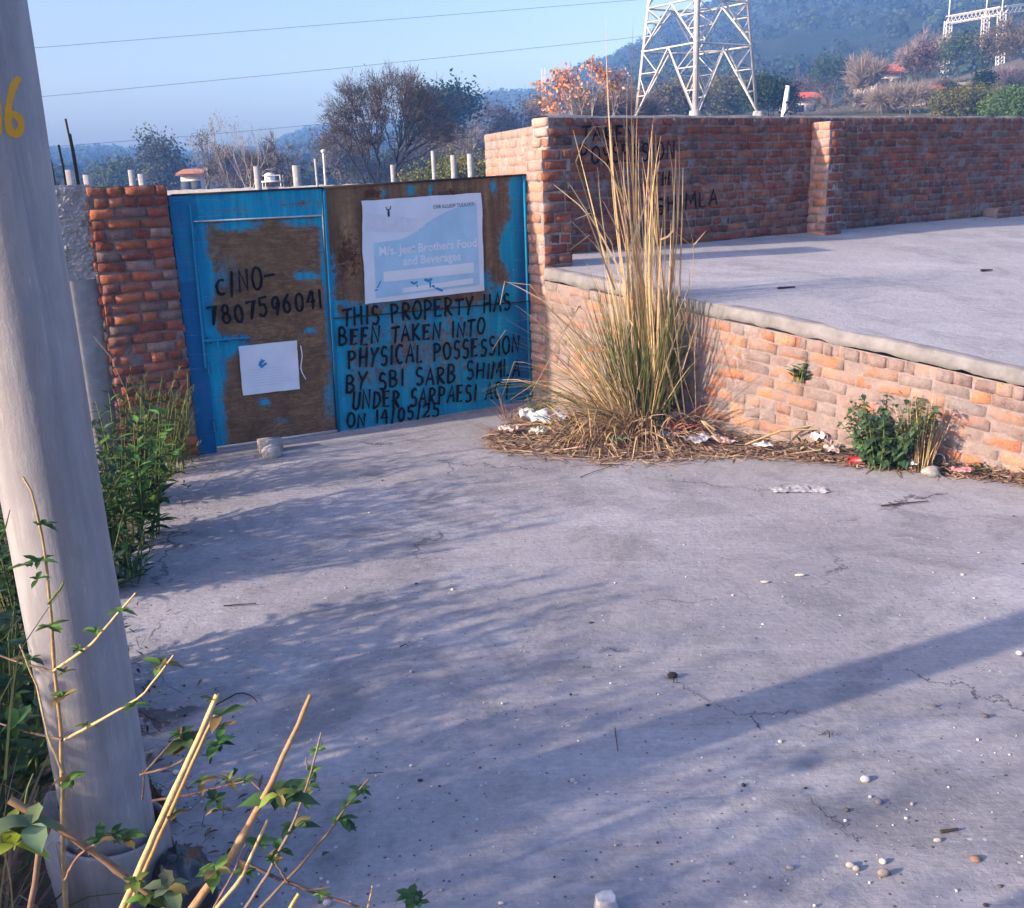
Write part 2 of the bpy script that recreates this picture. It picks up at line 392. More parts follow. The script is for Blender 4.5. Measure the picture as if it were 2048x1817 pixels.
CRACKS = [[(1322, 1352), (1345, 1362), (1372, 1380), (1400, 1402), (1442, 1421), (1478, 1438), (1500, 1432), (1540, 1436), (1585, 1430), (1620, 1434)], [(1500, 1432), (1512, 1455), (1524, 1470)], [(1585, 1452), (1640, 1470), (1690, 1478)],
          [(1600, 1590), (1640, 1625), (1690, 1665), (1730, 1690)], [(1280, 1212), (1330, 1205), (1380, 1212), (1450, 1200)]]
crk = random.Random(8)
for pts in CRACKS:
    q = [gp(x + crk.uniform(-3, 3), y + crk.uniform(-2, 2)) for x, y in pts]; d_ = np.array(q); tt = np.linspace(0, len(q) - 1, len(q) * 7)
    q = np.stack([np.interp(tt, np.arange(len(q)), d_[:, k]) for k in range(3)], 1); q[:, :2] += np.array([[crk.gauss(0, .006), crk.gauss(0, .009)] for _ in q])
    q[:, 2] = [.0085 + .010 * nz((p[0], p[1], 0.0), .9) * 1 + .003 * nz((p[0], p[1], 0.0), 5) for p in q]
    tg = np.gradient(q, axis=0); sd = np.stack([-tg[:, 1], tg[:, 0], tg[:, 0] * 0], 1); sd /= np.linalg.norm(sd, axis=1)[:, None]
    mb = MB(); mb.strip(q + Z * .003, [crk.uniform(.0008, .0050) * (1 if 2 < k < len(q) - 3 else .4) for k in range(len(q))], sd); mb.build('crack', M['crack'], pave)

# sloping slab above the retaining wall
RW = [np.array(p) for p in [(.33, 8.40, 0), (1.466, 7.339, 0), (2.439, 6.568, 0), (3.25, 5.953, 0), (4.6, 4.95, 0), (6.1, 3.85, 0)]]
fr = resample(RW, 60); bk = resample([W0 - WD * 1.5 + WN * .02, W0 + WD * 16 + WN * .02], 60)
rows = []
for a, b in zip(fr, bk):
    b = a + (b - a); row = []
    for t in np.linspace(0, 1, 40):
        p = a + (b - a) * t; p[2] = slab_z(p[0], p[1]) + .006 * nz(p, 1.1); row.append(p)
    rows.append(row)
rows2 = [[(p[0], p[1], p[2] - .10) for p in r] for r in rows]
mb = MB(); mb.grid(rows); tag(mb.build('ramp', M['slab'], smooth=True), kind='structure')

# ------------------------------------------------------------------ bricks
PAL_RED = [(.205, .066, .042), (.245, .082, .048), (.22, .068, .042), (.18, .064, .048), (.20, .092, .072), (.155, .095, .088), (.22, .076, .048), (.13, .064, .056), (.27, .108, .066)]
PAL_PIER = [(.25, .078, .05), (.29, .098, .06), (.22, .072, .052), (.27, .105, .075), (.24, .16, .15), (.38, .135, .075), (.28, .125, .095)]
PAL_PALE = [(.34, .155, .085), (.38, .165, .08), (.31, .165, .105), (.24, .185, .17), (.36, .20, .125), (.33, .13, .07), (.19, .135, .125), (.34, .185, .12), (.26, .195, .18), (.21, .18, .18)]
PAL_LIT = [(.43, .21, .145), (.41, .23, .18), (.46, .21, .125), (.38, .26, .235), (.43, .27, .23)]  # paler tones for sun-facing brick sides, sunlight put into the colour
MORT = (.30, .285, .29)
def lay(mb, P, u0, u1, v0, v1, ch=.0865, L=.235, pal=PAL_RED, out_=.014, gap=.011, hdr=.25, seed=0, mort=MORT, rough=1.0, back=True, top_hdr=0, step=.05):
    rg = random.Random(seed); nC = int(round((v1 - v0) / ch)); ch = (v1 - v0) / nC
    for k in range(nC):
        va = v0 + k * ch; heads = rg.random() < hdr or k >= nC - top_hdr
        u = u0 - (rg.random() * L if nC > 1 else 0)
        while u < u1 - .02:
            l = (L * .5 if heads else (L if rg.random() > .18 else L * .55)) * rg.uniform(.92, 1.08)
            a, b = max(u, u0), min(u + l - gap * rg.uniform(.6, 1.5), u1)
            u += l
            if b - a < .03: continue
            c0 = np.array(rg.choice(pal)) * rg.uniform(.8, 1.2)
            w0 = out_ * rg.uniform(.45, 1.25) * (1 if rg.random() > .06 else .2)
            lo, hi = va + gap * rg.uniform(.25, .7), va + ch - gap * rg.uniform(.25, .7)
            tl = rg.uniform(-1, 1) * .005 * rough
            eu = .006 / (b - a); ev = .0065 / (hi - lo)
            tu = [0, eu, .36, .68, 1 - eu, 1]; tv = [0, ev, 1 - ev, 1]
            rows = []
            for i, x in enumerate(tu):
                row = []
                for j, y in enumerate(tv):
                    e = (i in (0, 5)) + (j in (0, 3))
                    ww = [w0, w0 * .35 - .004, -.006][e] + (rg.uniform(-1, 1) * .0022 * rough)
                    uu = a + (b - a) * x; vv = lo + (hi - lo) * y + tl * (x - .5) * 2
                    if e == 2: q_ = .003 + .009 * (rg.random() < .25); uu += (q_ if i == 0 else -q_) * rough; vv += (q_ if j == 0 else -q_) * rough
                    uu += rg.uniform(-1, 1) * .0035 * rough; vv += rg.uniform(-1, 1) * .0042 * rough
                    row.append(P(uu, vv, ww))
                rows.append(row)
            mb.grid(rows, c0)
    if back:
        nu = max(2, int((u1 - u0) / step) + 1); nv = max(2, int((v1 - v0) / step) + 1); rows = []
        for u in np.linspace(u0, u1, nu):
            rows.append([P(u, v, .001 + .006 * rough * nz((u * 9 + seed, v * 9, 0), 1, 3)) for v in np.linspace(v0, v1, nv)])
        mb.grid(rows, mort)
def frame(o, d, n, z=0.0):
    o = np.asarray(o, float)
    return lambda u, v, w_: o + d * u + Z * (v + z) + n * w_
def body(mb, o, d, n, L, T, h, z=0, col=MORT, e=.006):
    """plain core behind the laid faces"""
    o = np.asarray(o) + Z * z
    mb.box(o - n * T + d * e, d * (L - 2 * e), n * (T - e), Z * h, col)

# left gate pier
PL = on_plane(172, 375, G0 + GN * .05, GN); PR = on_plane(331, 372, G0 + GN * .05, GN)
ul = (PL - G0) @ GD; ur = -.015; ph = PL[2]
o = G0 + GN * .05 + GD * ul; o[2] = 0
pier = thing('brick_pillar', o + GD * (ur - ul) / 2, 'dark red brick pillar with open joints left of the blue gate', 'brick pillar', None)
mb = MB(); lay(mb, frame(o, GD, GN, -.05), 0, ur - ul, 0, ph + .05, .074, .205, PAL_PIER, .014, .010, .3, 3, (.17, .15, .15), 1.1)
body(mb, o, GD, GN, ur - ul, .34, ph - .008, 0, (.2, .19, .19))
lay(mb, frame(o - GN * .34, GN, -GD, -.05), 0, .34, 0, ph + .05, .082, .225, PAL_PIER, .02, .016, .3, 4, (.15, .14, .14))
lay(mb, frame(o + GD * (ur - ul), -GN, GD, -.05), 0, .30, 0, ph + .05, .082, .225, PAL_PIER, .012, .016, .3, 5, (.15, .14, .14))
mb.build('brickwork', M['pierb'], pier)
# concrete column with starter bars, left of the pier
CL = on_plane(92, 372, G0 + GN * .02, GN); uc = (CL - G0) @ GD
o2 = G0 + GN * .02 + GD * uc; o2[2] = 0; cw = ul - uc + .03; ch_ = CL[2]; zb = on_plane(160, 560, G0, GN)[2]
colm = thing('concrete_column', o2 + GD * cw / 2, 'unfinished grey concrete column with bare starter bars, left of the dark red brick pillar', 'column')
mb = MB(); rows = []
prof = [(0, -.3), (0, 0), (cw * .55, 0), (cw * .56, -.012), (cw, -.012), (cw, -.34)]
def colpt(u, w_, v, amp):
    p = o2 + GD * u + GN * w_ + Z * v
    d = amp * (.45 * nz(p, 11, 4) + .5 * abs(mnoise.noise(Vector(p * 30))) + .45 * abs(mnoise.noise(Vector(p * 61))))
    return p + GN * d + GD * d * .4
us = np.concatenate([np.linspace(0, cw, 70)])
rows = [[colpt(u, -.3 if i == 0 else 0, v, .03 if v < ch_ - .02 else .012) for i, u in enumerate(us)] for v in np.linspace(zb, ch_, 150)]
mb.grid(rows); mb.box(o2 - GN * .32 + Z * zb, GD * cw, GN * .305, Z * (ch_ - zb - .012))
mb.build('rough_concrete', M['cem'], colm, smooth=False)
mb = MB(); mb.grid([[o2 + GD * u + GN * (w_ + .012) + Z * v + GN * .004 * nz((u * 5, v * 5, 1)) for u, w_ in prof] for v in np.linspace(0, zb, 12)])
mb.grid([[o2 + GD * u + GN * (w_ + .012) + Z * zb for u in (0, cw)] for w_ in (-.33, 0)])
mb.build('plaster_panel', M['cem'], colm)
for (xa, ya, xb, yb) in [(88, 262, 108, 372), (92, 285, 111, 372), (117, 290, 132, 372), (131, 238, 156, 370), (140, 268, 158, 370)]:
    B = on_plane(xb, yb, G0 - GN * .08, GN); T = on_plane(xa, ya, G0 - GN * .08, GN)
    mb = MB(); mb.tube([B - Z * .1, B + (T - B) * .5 + GD * .004, T], .0075, (.02, .02, .02), 6); mb.build('rebar', M['iron'], colm)

# right gate pier (sunlit on its gate side)
e1 = G0 + GD * 2.965; e1[2] = 0
pw, pdp, phr = .27, .27, 2.17
pierR = thing('brick_pillar', e1 + GN * pdp / 2 + GD * pw / 2, 'tall brick pillar right of the gate, sunlit pink on its narrow gate side', 'brick pillar')
mb = MB()
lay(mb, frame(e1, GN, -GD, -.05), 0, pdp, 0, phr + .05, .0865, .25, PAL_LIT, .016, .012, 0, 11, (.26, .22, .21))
lay(mb, frame(e1 + GN * pdp, GD, GN, -.05), 0, pw, 0, phr + .05, .0865, .235, PAL_RED, .016, .012, .3, 12)
lay(mb, frame(e1 + GN * pdp + GD * pw, -GN, GD, 1.2), 0, pdp, 0, phr - 1.2, .0865, .235, PAL_RED, .012, .012, .3, 13)
mb.box(e1 + GD * .006, GD * (pw - .012), GN * (pdp - .006), Z * (phr - .006), MORT)
mb.build('brickwork', M['red'], pierR)

# long brick wall above the slab
WT = 2.455; s0, s1 = -1.46, 16.0
wo = W0 + WD * s0
lwall = thing('brick_wall', W0 + WD * 4 + Z * 1.2, 'long red brick boundary wall with black painted writing along the back of the concrete slab', 'brick wall', None)
mb = MB(); bz = 1.10
Pw = frame(wo, WD, WN)
def Pwv(u, v, w_):    # courses wander a little
    return wo + WD * u + Z * (v + .012 * mnoise.noise(Vector((u * .8, v * 1.4, 3)))) + WN * w_
lay(mb, Pwv, 0, s1 - s0, bz, WT, .078, .24, PAL_RED, .011, .012, .22, 21, rough=1.5, mort=(.20, .175, .175))
body(mb, wo, WD, WN, s1 - s0, .23, WT - bz - .012, bz, (.24, .22, .22))
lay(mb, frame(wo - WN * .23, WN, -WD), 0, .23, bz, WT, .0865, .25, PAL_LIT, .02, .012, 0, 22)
rows = []
for u in np.linspace(0, s1 - s0, 130):
    rows.append([wo + WD * u + WN * (x + .008 * nz((u, x * 9, 0), 3)) + Z * (WT - .008 + y * (1 + .7 * nz((u, 0, 0), 2.2))) for x, y in ((.006, 0), (-.01, .022), (-.12, .03), (-.225, .012))])
mb.grid(rows, (.26, .25, .25))
mb.build('brickwork', M['red'], lwall)
# its pilasters
for ps, lab in ((1616, None), (2260, None)):
    q = on_plane(ps, 465, W0, WN); sp = (q - W0) @ WD
    po = W0 + WD * (sp - .02); po[2] = 0
    mb = MB()
    lay(mb, frame(po + WN * .24, WD, WN), 0, .26, bz, WT - .05, .0865, .235, PAL_RED, .014, .012, .35, 31)
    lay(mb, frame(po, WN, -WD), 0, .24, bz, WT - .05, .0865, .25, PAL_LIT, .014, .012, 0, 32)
    lay(mb, frame(po + WN * .24 + WD * .26, -WN, WD), 0, .24, bz, WT - .05, .0865, .25, PAL_RED, .014, .012, 0, 33)
    mb.box(po + WD * .006 + Z * bz, WD * .248, WN * .234, Z * (WT - .062 - bz), MORT)
    mb.build('pilaster', M['red'], lwall)
q = on_plane(1995, 428, W0 + WN * .2, WN); sp = (q - W0) @ WD
mb = MB(); po = W0 + WD * sp; po[2] = 0
lay(mb, frame(po + WN * .2, WD, WN), 0, 1.2, 1.2, 1.37, .0865, .235, PAL_RED, .012, .012, .3, 35)
mb.box(po + Z * 1.2, WD * 1.2, WN * .195, Z * .16, (.3, .22, .2)); mb.build('brick_step', M['red'], lwall)

# return wall running back behind the gate
rd = unit([-.27, .963, 0]); rn = np.array([-rd[1], rd[0], 0])
ro = wo - WD * .02 + rn * .02 + rd * .16; rl = 1.9
rwall = thing('brick_wall', ro + rd * 1, 'short brick wall running back behind the gate, sunlit pale pink', 'brick wall')
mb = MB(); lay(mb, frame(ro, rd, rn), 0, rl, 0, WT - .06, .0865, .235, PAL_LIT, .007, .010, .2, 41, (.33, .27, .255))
body(mb, ro, rd, rn, rl, .2, WT - .066, 0, (.4, .36, .35))
lay(mb, frame(ro + rd * rl, -rn, rd), 0, .2, 0, WT - .06, .0865, .235, PAL_RED, .007, .010, .2, 42)
mb.build('brickwork', M['pale'], rwall)

# retaining wall under the slab
RWs = resample(RW, 200); RWl = np.concatenate([[0], np.cumsum(np.linalg.norm(np.diff(RWs, axis=0), axis=1))])
def Pr(u, v, w_):
    x, y = np.interp(u, RWl, RWs[:, 0]), np.interp(u, RWl, RWs[:, 1])
    x2, y2 = np.interp(u + .05, RWl, RWs[:, 0]), np.interp(u + .05, RWl, RWs[:, 1])
    x1, y1 = np.interp(u - .05, RWl, RWs[:, 0]), np.interp(u - .05, RWl, RWs[:, 1])
    d = unit([x2 - x1, y2 - y1, 0]); n = np.array([d[1], -d[0], 0])
    q = np.array([x, y, slab_z(x, y) + v + .012 * mnoise.noise(Vector((u * 1.1, v * 2, 8)))]); return q + n * w_
ret = thing('retaining_wall', (2.4, 6.6, 0), 'low sunlit retaining wall of pale orange brick with a concrete edge, below the slab', 'retaining wall')
mb = MB(); UL = RWl[-1] - .05
lay(mb, Pr, .0, UL, -.88 - .0, -.105, .088, .235, PAL_PALE, .006, .009, .18, 51, (.26, .215, .21), 1.2, top_hdr=1)
rgd = random.Random(5)
lay(mb, Pr, 2.2, UL, -.196, -.108, .088, .118, [(.13, .09, .09), (.17, .11, .10), (.10, .08, .085), (.42, .20, .11), (.22, .15, .14)], .014, .010, 0, 57, (.2, .17, .17), 1.0, back=False)
mb.grid([[Pr(u, v, .002) for v in (-1.35, -.87)] for u in np.linspace(0, UL, 80)], (.27, .22, .2))
mb.build('brickwork', M['pale'], ret)
mb = MB(); rows = []
for u in np.linspace(-.02, UL, 200):
    b_ = .018 * nz((u, 1, 0), 4)
    rows.append([Pr(u, v, w_) for v, w_ in ((-.095 + b_ * 1.8, .0), (-.092 + b_ * 1.8, .010 + .006 * nz((u, 2, 0), 6)), (-.055, .011 + .005 * nz((u, 3, 0), 7)), (-.006 + .006 * nz((u, 5, 0), 9),   .010 + .010 * nz((u, 6, 0), 5)), (.003, .003 + .008 * nz((u, 9, 0), 6)), (.004, -.10))])
mb.grid(rows); mb.build('coping', M['cem2'], ret, smooth=False)

# ------------------------------------------------------------------ writing by brush
def arc(cx, cy, rx, ry, a0, a1, n=10):
    return [(cx + rx * math.cos(R(a)), cy + ry * math.sin(R(a))) for a in np.linspace(a0, a1, n)]
GL = {
 'A': [[(0, 0), (.48, 1), (.95, 0)], [(.18, .36), (.8, .4)]], 'B': [[(.05, 0), (.08, 1)], [(.08, .98)] + arc(.25, .76, .5, .24, 80, -80) + [(.1, .52)] + arc(.25, .26, .62, .26, 85, -85) + [(.05, .02)]],
 'C': [arc(.55, .5, .5, .5, 55, 300, 14)], 'D': [[(.1, 0), (.1, 1)], [(.02, .98)] + arc(.1, .5, .8, .48, 85, -85, 12) + [(.02, .02)]],
 'E': [[(.85, .98), (.1, 1), (.08, 0), (.85, .04)], [(.1, .52), (.7, .55)]], 'F': [[(.1, 0), (.1, 1), (.85, .98)], [(.1, .5), (.7, .52)]],
 'H': [[(.05, 0), (.08, 1)], [(.9, 0), (.88, 1)], [(.06, .5), (.9, .54)]], 'I': [[(.5, 0), (.48, 1)]], 'K': [[(.1, 0), (.1, 1)], [(.85, 1), (.12, .48), (.9, 0)]],
 'L': [[(.12, 1), (.08, .02), (.85, .06)]], 'M': [[(0, 0), (.12, 1), (.48, .35), (.84, 1), (.98, 0)]], 'N': [[(.05, 0), (.08, 1), (.85, .02), (.88, 1)]],
 'O': [arc(.5, .5, .48, .5, 100, 460, 18)], 'P': [[(.1, 0), (.1, 1)], [(.02, .96)] + arc(.25, .74, .6, .25, 85, -90, 10) + [(.1, .5)]],
 'R': [[(.1, 0), (.1, 1)], [(.02, .96)] + arc(.25, .75, .55, .24, 85, -90, 10) + [(.1, .5), (.9, 0)]],
 'S': [arc(.5, .75, .38, .25, 40, 250, 9) + arc(.48, .26, .42, .27, 75, -140, 10)], 'T': [[(0, .96), (1, 1)], [(.5, .98), (.48, 0)]],
 'U': [[(.05, 1), (.06, .4)] + arc(.47, .32, .41, .32, 190, 350, 9) + [(.9, 1)]], 'Y': [[(0, 1), (.45, .5)], [(.95, 1), (.45, .48), (.3, 0)]],
 '0': [arc(.5, .5, .42, .5, 100, 460, 16)], '1': [[(.5, 1), (.46, 0)]], '2': [arc(.45, .72, .4, .28, 160, -40, 9) + [(.05, .02), (.95, .06)]],
 '4': [[(.55, 1), (.05, .4), (.9, .42)], [(.72, .95), (.7, 0)]], '5': [[(.9, 1), (.2, .97), (.15, .58)] + arc(.42, .32, .42, .32, 120, -140, 10)],
 '6': [[(.75, 1), (.3, .65)] + arc(.45, .3, .36, .3, 160, 520, 14)], '7': [[(.0, .98), (.85, 1), (.45, 0)]], '8': [arc(.5, .76, .32, .24, 270, -90, 14) + arc(.5, .26, .4, .27, 90, 450, 14)],
 '9': [arc(.45, .7, .36, .3, 0, 360, 14) + [(.8, .68), (.62, 0)]], '/': [[(.75, 1.15), (.2, -.15)]], '-': [[(.0, .5), (1.0, .5)]], 'c': [arc(.55, .4, .5, .38, 60, 300, 10)], ' ': []}
WID = {'I': .35, '1': .4, 'M': 1.25, '/': .55, ' ': .75, 'N': 1.05, 'E': .9, 'L': .85, 'S': .9, 'F': .85}
def smooth(pts):
    if len(pts) < 3: 
        a, b = np.array(pts); return np.array([a + (b - a) * t for t in np.linspace(0, 1, 5)])
    return np.array(pts)
def ribbon(mb, pts2, wid, P3, taper=True, rg=random):
    """round-ended brush stroke: 2-D points -> surface points through P3"""
    pts = smooth(pts2); n = len(pts)
    T = np.gradient(pts, axis=0); T /= np.linalg.norm(T, axis=1)[:, None] + 1e-9
    Nn = np.stack([-T[:, 1], T[:, 0]], 1)
    for k in range(1, n - 1):    # keep corners from pinching
        c = max(.5, abs(float(T[k] @ unit2(pts[k] - pts[k - 1])))); Nn[k] /= c
    wv = np.array([wid * .5 * rg.uniform(.82, 1.15) for _ in range(n)])
    ext = [(pts[0] - T[0] * wid * .35, .45), *[(p, 1) for p in pts], (pts[-1] + T[-1] * wid * .35, .4)]
    Ns = np.concatenate([Nn[:1], Nn, Nn[-1:]]); ws = np.concatenate([wv[:1], wv, wv[-1:]])
    mb.grid([[P3(*(p + Nk * s_ * k)), P3(*(p - Nk * s_ * k))] for (p, k), Nk, s_ in zip(ext, Ns, ws)])
def unit2(v): return v / (np.linalg.norm(v) + 1e-9)
def write(mb, text, p0, p1, hgt, wid, P3, seed=0, slant=.06):
    """text along a 2-D base line p0 -> p1 in surface metres"""
    rg = random.Random(seed); p0, p1 = np.array(p0, float), np.array(p1, float)
    tot = sum(WID.get(c, 1.0) + .38 for c in text) - .38; d = p1 - p0; unit_w = np.linalg.norm(d) / tot
    e = d / np.linalg.norm(d); up = np.array([-e[1], e[0]]); x = 0
    for c in text:
        cwid = WID.get(c, 1.0); h_ = hgt * rg.uniform(.9, 1.08); dy = hgt * rg.uniform(-.06, .06); ang = rg.uniform(-.05, .05)
        for st in GL[c]:
            pts = [(p0 + e * (x + a * cwid) * unit_w + up * (b * h_ + dy) + e * (slant + ang) * b * h_) + np.array([rg.uniform(-1, 1), rg.uniform(-1, 1)]) * hgt * .018 for a, b in st]
            ribbon(mb, pts, wid, P3, rg=rg)
        x += cwid + .38

# black letters on the long wall
def wall2(px, py):
    q = on_plane(px, py, W0, WN); return ((q - W0) @ WD, q[2])
Pk = lambda u, v: W0 + WD * u + Z * v + WN * .022
for txt, a, b, h_, sd_ in (('TAKEN', (1160, 283), (1265, 283), .13, 1), ('POSSESSION', (1158, 330), (1345, 318), .15, 2), ('TH', (1302, 374), (1336, 370), .13, 3), ('SHIMLA', (1310, 428), (1432, 410), .15, 4)):
    mb = MB(); write(mb, txt, wall2(*a), wall2(*b), h_, .020, Pk, sd_); mb.build('painted_lettering', M['black'], lwall)

# ------------------------------------------------------------------ gate
def guv(px, py, off=0.0):
    q = on_plane(px, py, G0 + GN * off, GN); return np.array([(q - G0) @ GD, q[2]])
Pg = lambda u, v, w_=0.0: G0 + GD * u + Z * v + GN * w_
gate = thing('metal_gate', Pg(1.45, 0), 'rust-patched blue sheet metal gate with black painted notice and wicket door', 'gate')
def bl(x, a, b): return sstep(a, b, x)
def spot(px, py, x, y, rx, ry):
    return max(0.0, 1 - math.hypot((px - x) / rx, (py - y) / ry))
def panel(corn, w_, colf, name, n=(60, 60), par=None, dent=.004, th=.012):
    """quad in gate coordinates given by photo corners TL TR BR BL"""
    tl, tr, br, bl_ = [guv(*c) for c in corn]; mb = MB(); rows = []; cols = []
    for i in range(n[0] + 1):
        s = i / n[0]; row = []
        for j in range(n[1] + 1):
            t = j / n[1]; uv = (tl * (1 - s) + tr * s) * (1 - t) + (bl_ * (1 - s) + br * s) * t
            row.append(Pg(uv[0], uv[1], w_ + dent * nz((uv[0], uv[1], 2), 1.7)))
        rows.append(row)
    for i in range(n[0]):
        for j in range(n[1]):
            px, py = proj(rows[i][j]); cols.append(colf(px, py))
    mb.grid(rows, cols)
    q = [Pg(*c, w_) for c in (tl, tr, br, bl_)]; b_ = [p - GN * th for p in q]
    for k in range(4): mb.add([q[k], q[(k + 1) % 4], b_[(k + 1) % 4], b_[k]], [(0, 1, 2, 3)], (0.1, 0, .6))
    mb.add(b_, [(3, 2, 1, 0)], (.5, 0, .4))
    return mb.build(name, M['gate_down' if name.endswith('sheet') else 'gate'], par or gate)
def c_door(px, py):
    k = 1.0
    k -= 1.1 * spot(px, py, 470, 447, 75, 24) + 1.1 * spot(px, py, 600, 442, 60, 16)
    k -= 1.0 * bl(px, 620 + (py - 430) * .085, 648 + (py - 430) * .085) * (1 if py < 720 else .55)
    k -= 1.1 * spot(px, py, 612, 550, 46, 14) + .9 * spot(px, py, 620, 660, 25, 10)
    k -= 1.3 * spot(px, py, 450, 690, 75, 32) + 1.0 * spot(px, py, 425, 735, 40, 60) + 1.0 * spot(px, py, 527, 803, 22, 14) + .7 * spot(px, py, 560, 840, 26, 12)
    k -= .9 * (1 - bl(px, 392 + (py - 430) * .10, 425 + (py - 430) * .10)) + .6 * spot(px, py, 655, 800, 18, 80)
    k -= .55 * spot(px, py, 440, 550, 50, 60)
    return (max(0, min(1, k)), .25 * spot(px, py, 560, 500, 110, 70) + .3 * spot(px, py, 600, 780, 70, 60), 0)
def c_up(px, py):
    k = 1.0
    k -= 1.2 * bl(px, 1000, 1038) + 1.1 * spot(px, py, 1010, 490, 26, 60) + 1.1 * spot(px, py, 1000, 590, 50, 36) + .9 * spot(px, py, 968, 555, 24, 30)
    k -= 1.0 * spot(px, py, 820, 378, 14, 20) + .9 * spot(px, py, 859, 384, 8, 30) + .9 * spot(px, py, 985, 372, 16, 30) + .8 * spot(px, py, 765, 385, 10, 18)
    k -= .8 * spot(px, py, 662, 560, 14, 90) + .6 * spot(px, py, 668, 630, 40, 16)
    if py > 600: k -= .5 + .5 * math.sin(px * .09) * bl(py, 605, 620)
    g = .75 * spot(px, py, 690, 510, 60, 110) + .9 * spot(px, py, 740, 385, 40, 26) + .7 * spot(px, py, 900, 382, 60, 20)
    return (max(0, min(1, k)), g, .9 * bl(px, 1022, 1046))
def c_low(px, py):
    k = .22 + .30 * spot(px, py, 830, 690, 280, 90) + .25 * spot(px, py, 720, 760, 90, 60) - .5 * bl(px, 985, 1020) - .35 * bl(py, 790, 840)
    k -= .3 * (1 - bl(px, 672, 695))
    return (max(0, min(1, k)), 0, .75 * bl(px, 1000, 1040))
def c_rail(px, py):
    return (.12 + .5 * spot(px, py, 600, 405, 60, 12) + .3 * spot(px, py, 450, 420, 60, 10) + .75 * (1 - bl(px, 370, 400)) * .4, 0, .25 * (1 - bl(px, 360, 420)))
def c_stile(px, py): return (.22 if py < 600 else .02, .1 if py < 560 else 0, .8 if py > 560 else .55)
panel([(335, 391), (380, 388), (433, 912), (398, 914)], .028, c_stile, 'gate_post', (8, 60), dent=.002, th=.06)
panel([(376, 387), (641, 375), (643, 430), (378, 443)], .020, c_rail, 'top_rail', (60, 12), dent=.003)
door_ = panel([(380, 445), (643, 432), (672, 860), (432, 894)], .010, c_door, 'wicket_door', (90, 90))
panel([(642, 375), (1051, 350), (1057, 601), (657, 637)], .012, c_up, 'upper_sheet', (110, 60))
low_ = panel([(657, 639), (1057, 603), (1064, 803), (680, 869)], .006, c_low, 'lower_sheet', (90, 50))
# cover strips, seams and edges
def gstrip(name, a, b, wd, w_, m, par=gate, th=.006):
    A, B = guv(*a), guv(*b); d = unit2(B - A); nn = np.array([-d[1], d[0]]) * wd / 2
    q = [Pg(*(A + nn), w_), Pg(*(B + nn), w_), Pg(*(B - nn), w_), Pg(*(A - nn), w_)]
    mb = MB(); f = [p - GN * th for p in q]; mb.add(q + f, [(0, 3, 2, 1), (4, 5, 6, 7), (0, 1, 5, 4), (1, 2, 6, 5), (2, 3, 7, 6), (3, 0, 4, 7)], (.05, 0, .2))
    return mb.build(name, m, par)
gstrip('cover_strip', (645, 376), (676, 868), .034, .022, M['gate'])
gstrip('seam', (642, 377), (672, 868), .008, .0245, M['iron'])
gstrip('seam', (379, 444), (643, 431), .011, .0265, M['tarnish'])
gstrip('seam', (656, 638), (1057, 602), .009, .021, M['iron'])
gstrip('seam', (405, 381), (600, 372), .0, .02, M['iron']) if False else None
gstrip('bottom_rail', (432, 895), (672, 861), .022, .026, M['tarnish'])
gstrip('top_edge', (340, 391), (641, 375.5), .014, .03, M['iron']); gstrip('top_edge', (641, 375.5), (1051, 350), .016, .028, M['iron'])
gstrip('edge_strip', (1047, 351), (1061, 803), .035, .018, M['gate'])
mb = MB()
a, b = guv(378, 408), guv(409, 735); mb.tube([Pg(*a, .05), Pg(*b, .05)], .011, (0, 0, .55), 8); mb.build('hinge_rod', M['gate'], door_)
mb = MB(); a, b = guv(402, 681), guv(497, 674); mb.tube([Pg(*a, .055), Pg(*b, .055)], .010, (0, 0, .4), 8)
for t in (.15, .5, .85):
    c = a + (b - a) * t; mb.box(Pg(c[0] - .015, c[1] - .022, .01), GD * .03, Z * .044, GN * .036, (0, 0, .5))
mb.tube([Pg(*(a + (b - a) * .3), .055), Pg(*(a + (b - a) * .3 + np.array([0, -.05])), .075)], .006, (0, 0, .4), 6)
mb.build('bolt', M['gate'], door_)
for py in (735, 470, 850):
    mb = MB(); c = guv(378 + (py - 410) * .102 + 4, py); mb.tube([Pg(c[0], c[1] - .045, .045), Pg(c[0], c[1] + .045, .045)], .014, (0, 0, .6), 8); mb.build('hinge', M['gate'], door_)
for par_, lines in ((low_, (('THIS PROPERTY HAS', (683, 654), (1017, 619), 36, 1), ('BEEN TAKEN INTO', (676, 692), (965, 668), 33, 2), ('PHYSICAL POSSESSION', (694, 737), (1034, 704), 37, 3),
                           ('BY SBI SARB SHIMLA', (690, 783), (1036, 750), 36, 4), ('UNDER SARPAESI ACT', (702, 819), (1016, 795), 34, 5), ('ON 14/05/25', (692, 855), (875, 831), 27, 6))),
                    (door_, (('c/NO-', (432, 590), (548, 572), 42, 7), ('7807596041', (418, 652), (642, 614), 38, 8)))):
    mb = MB()
    for txt, a, b, hp, sd_ in lines:
        A, B = guv(*a), guv(*b); hh = guv(a[0], a[1] - hp)[1] - A[1]
        write(mb, txt, A, B, hh, .0215, lambda u, v: Pg(u, v, .031), sd_)
    mb.build('painted_lettering', M['black'], par_)
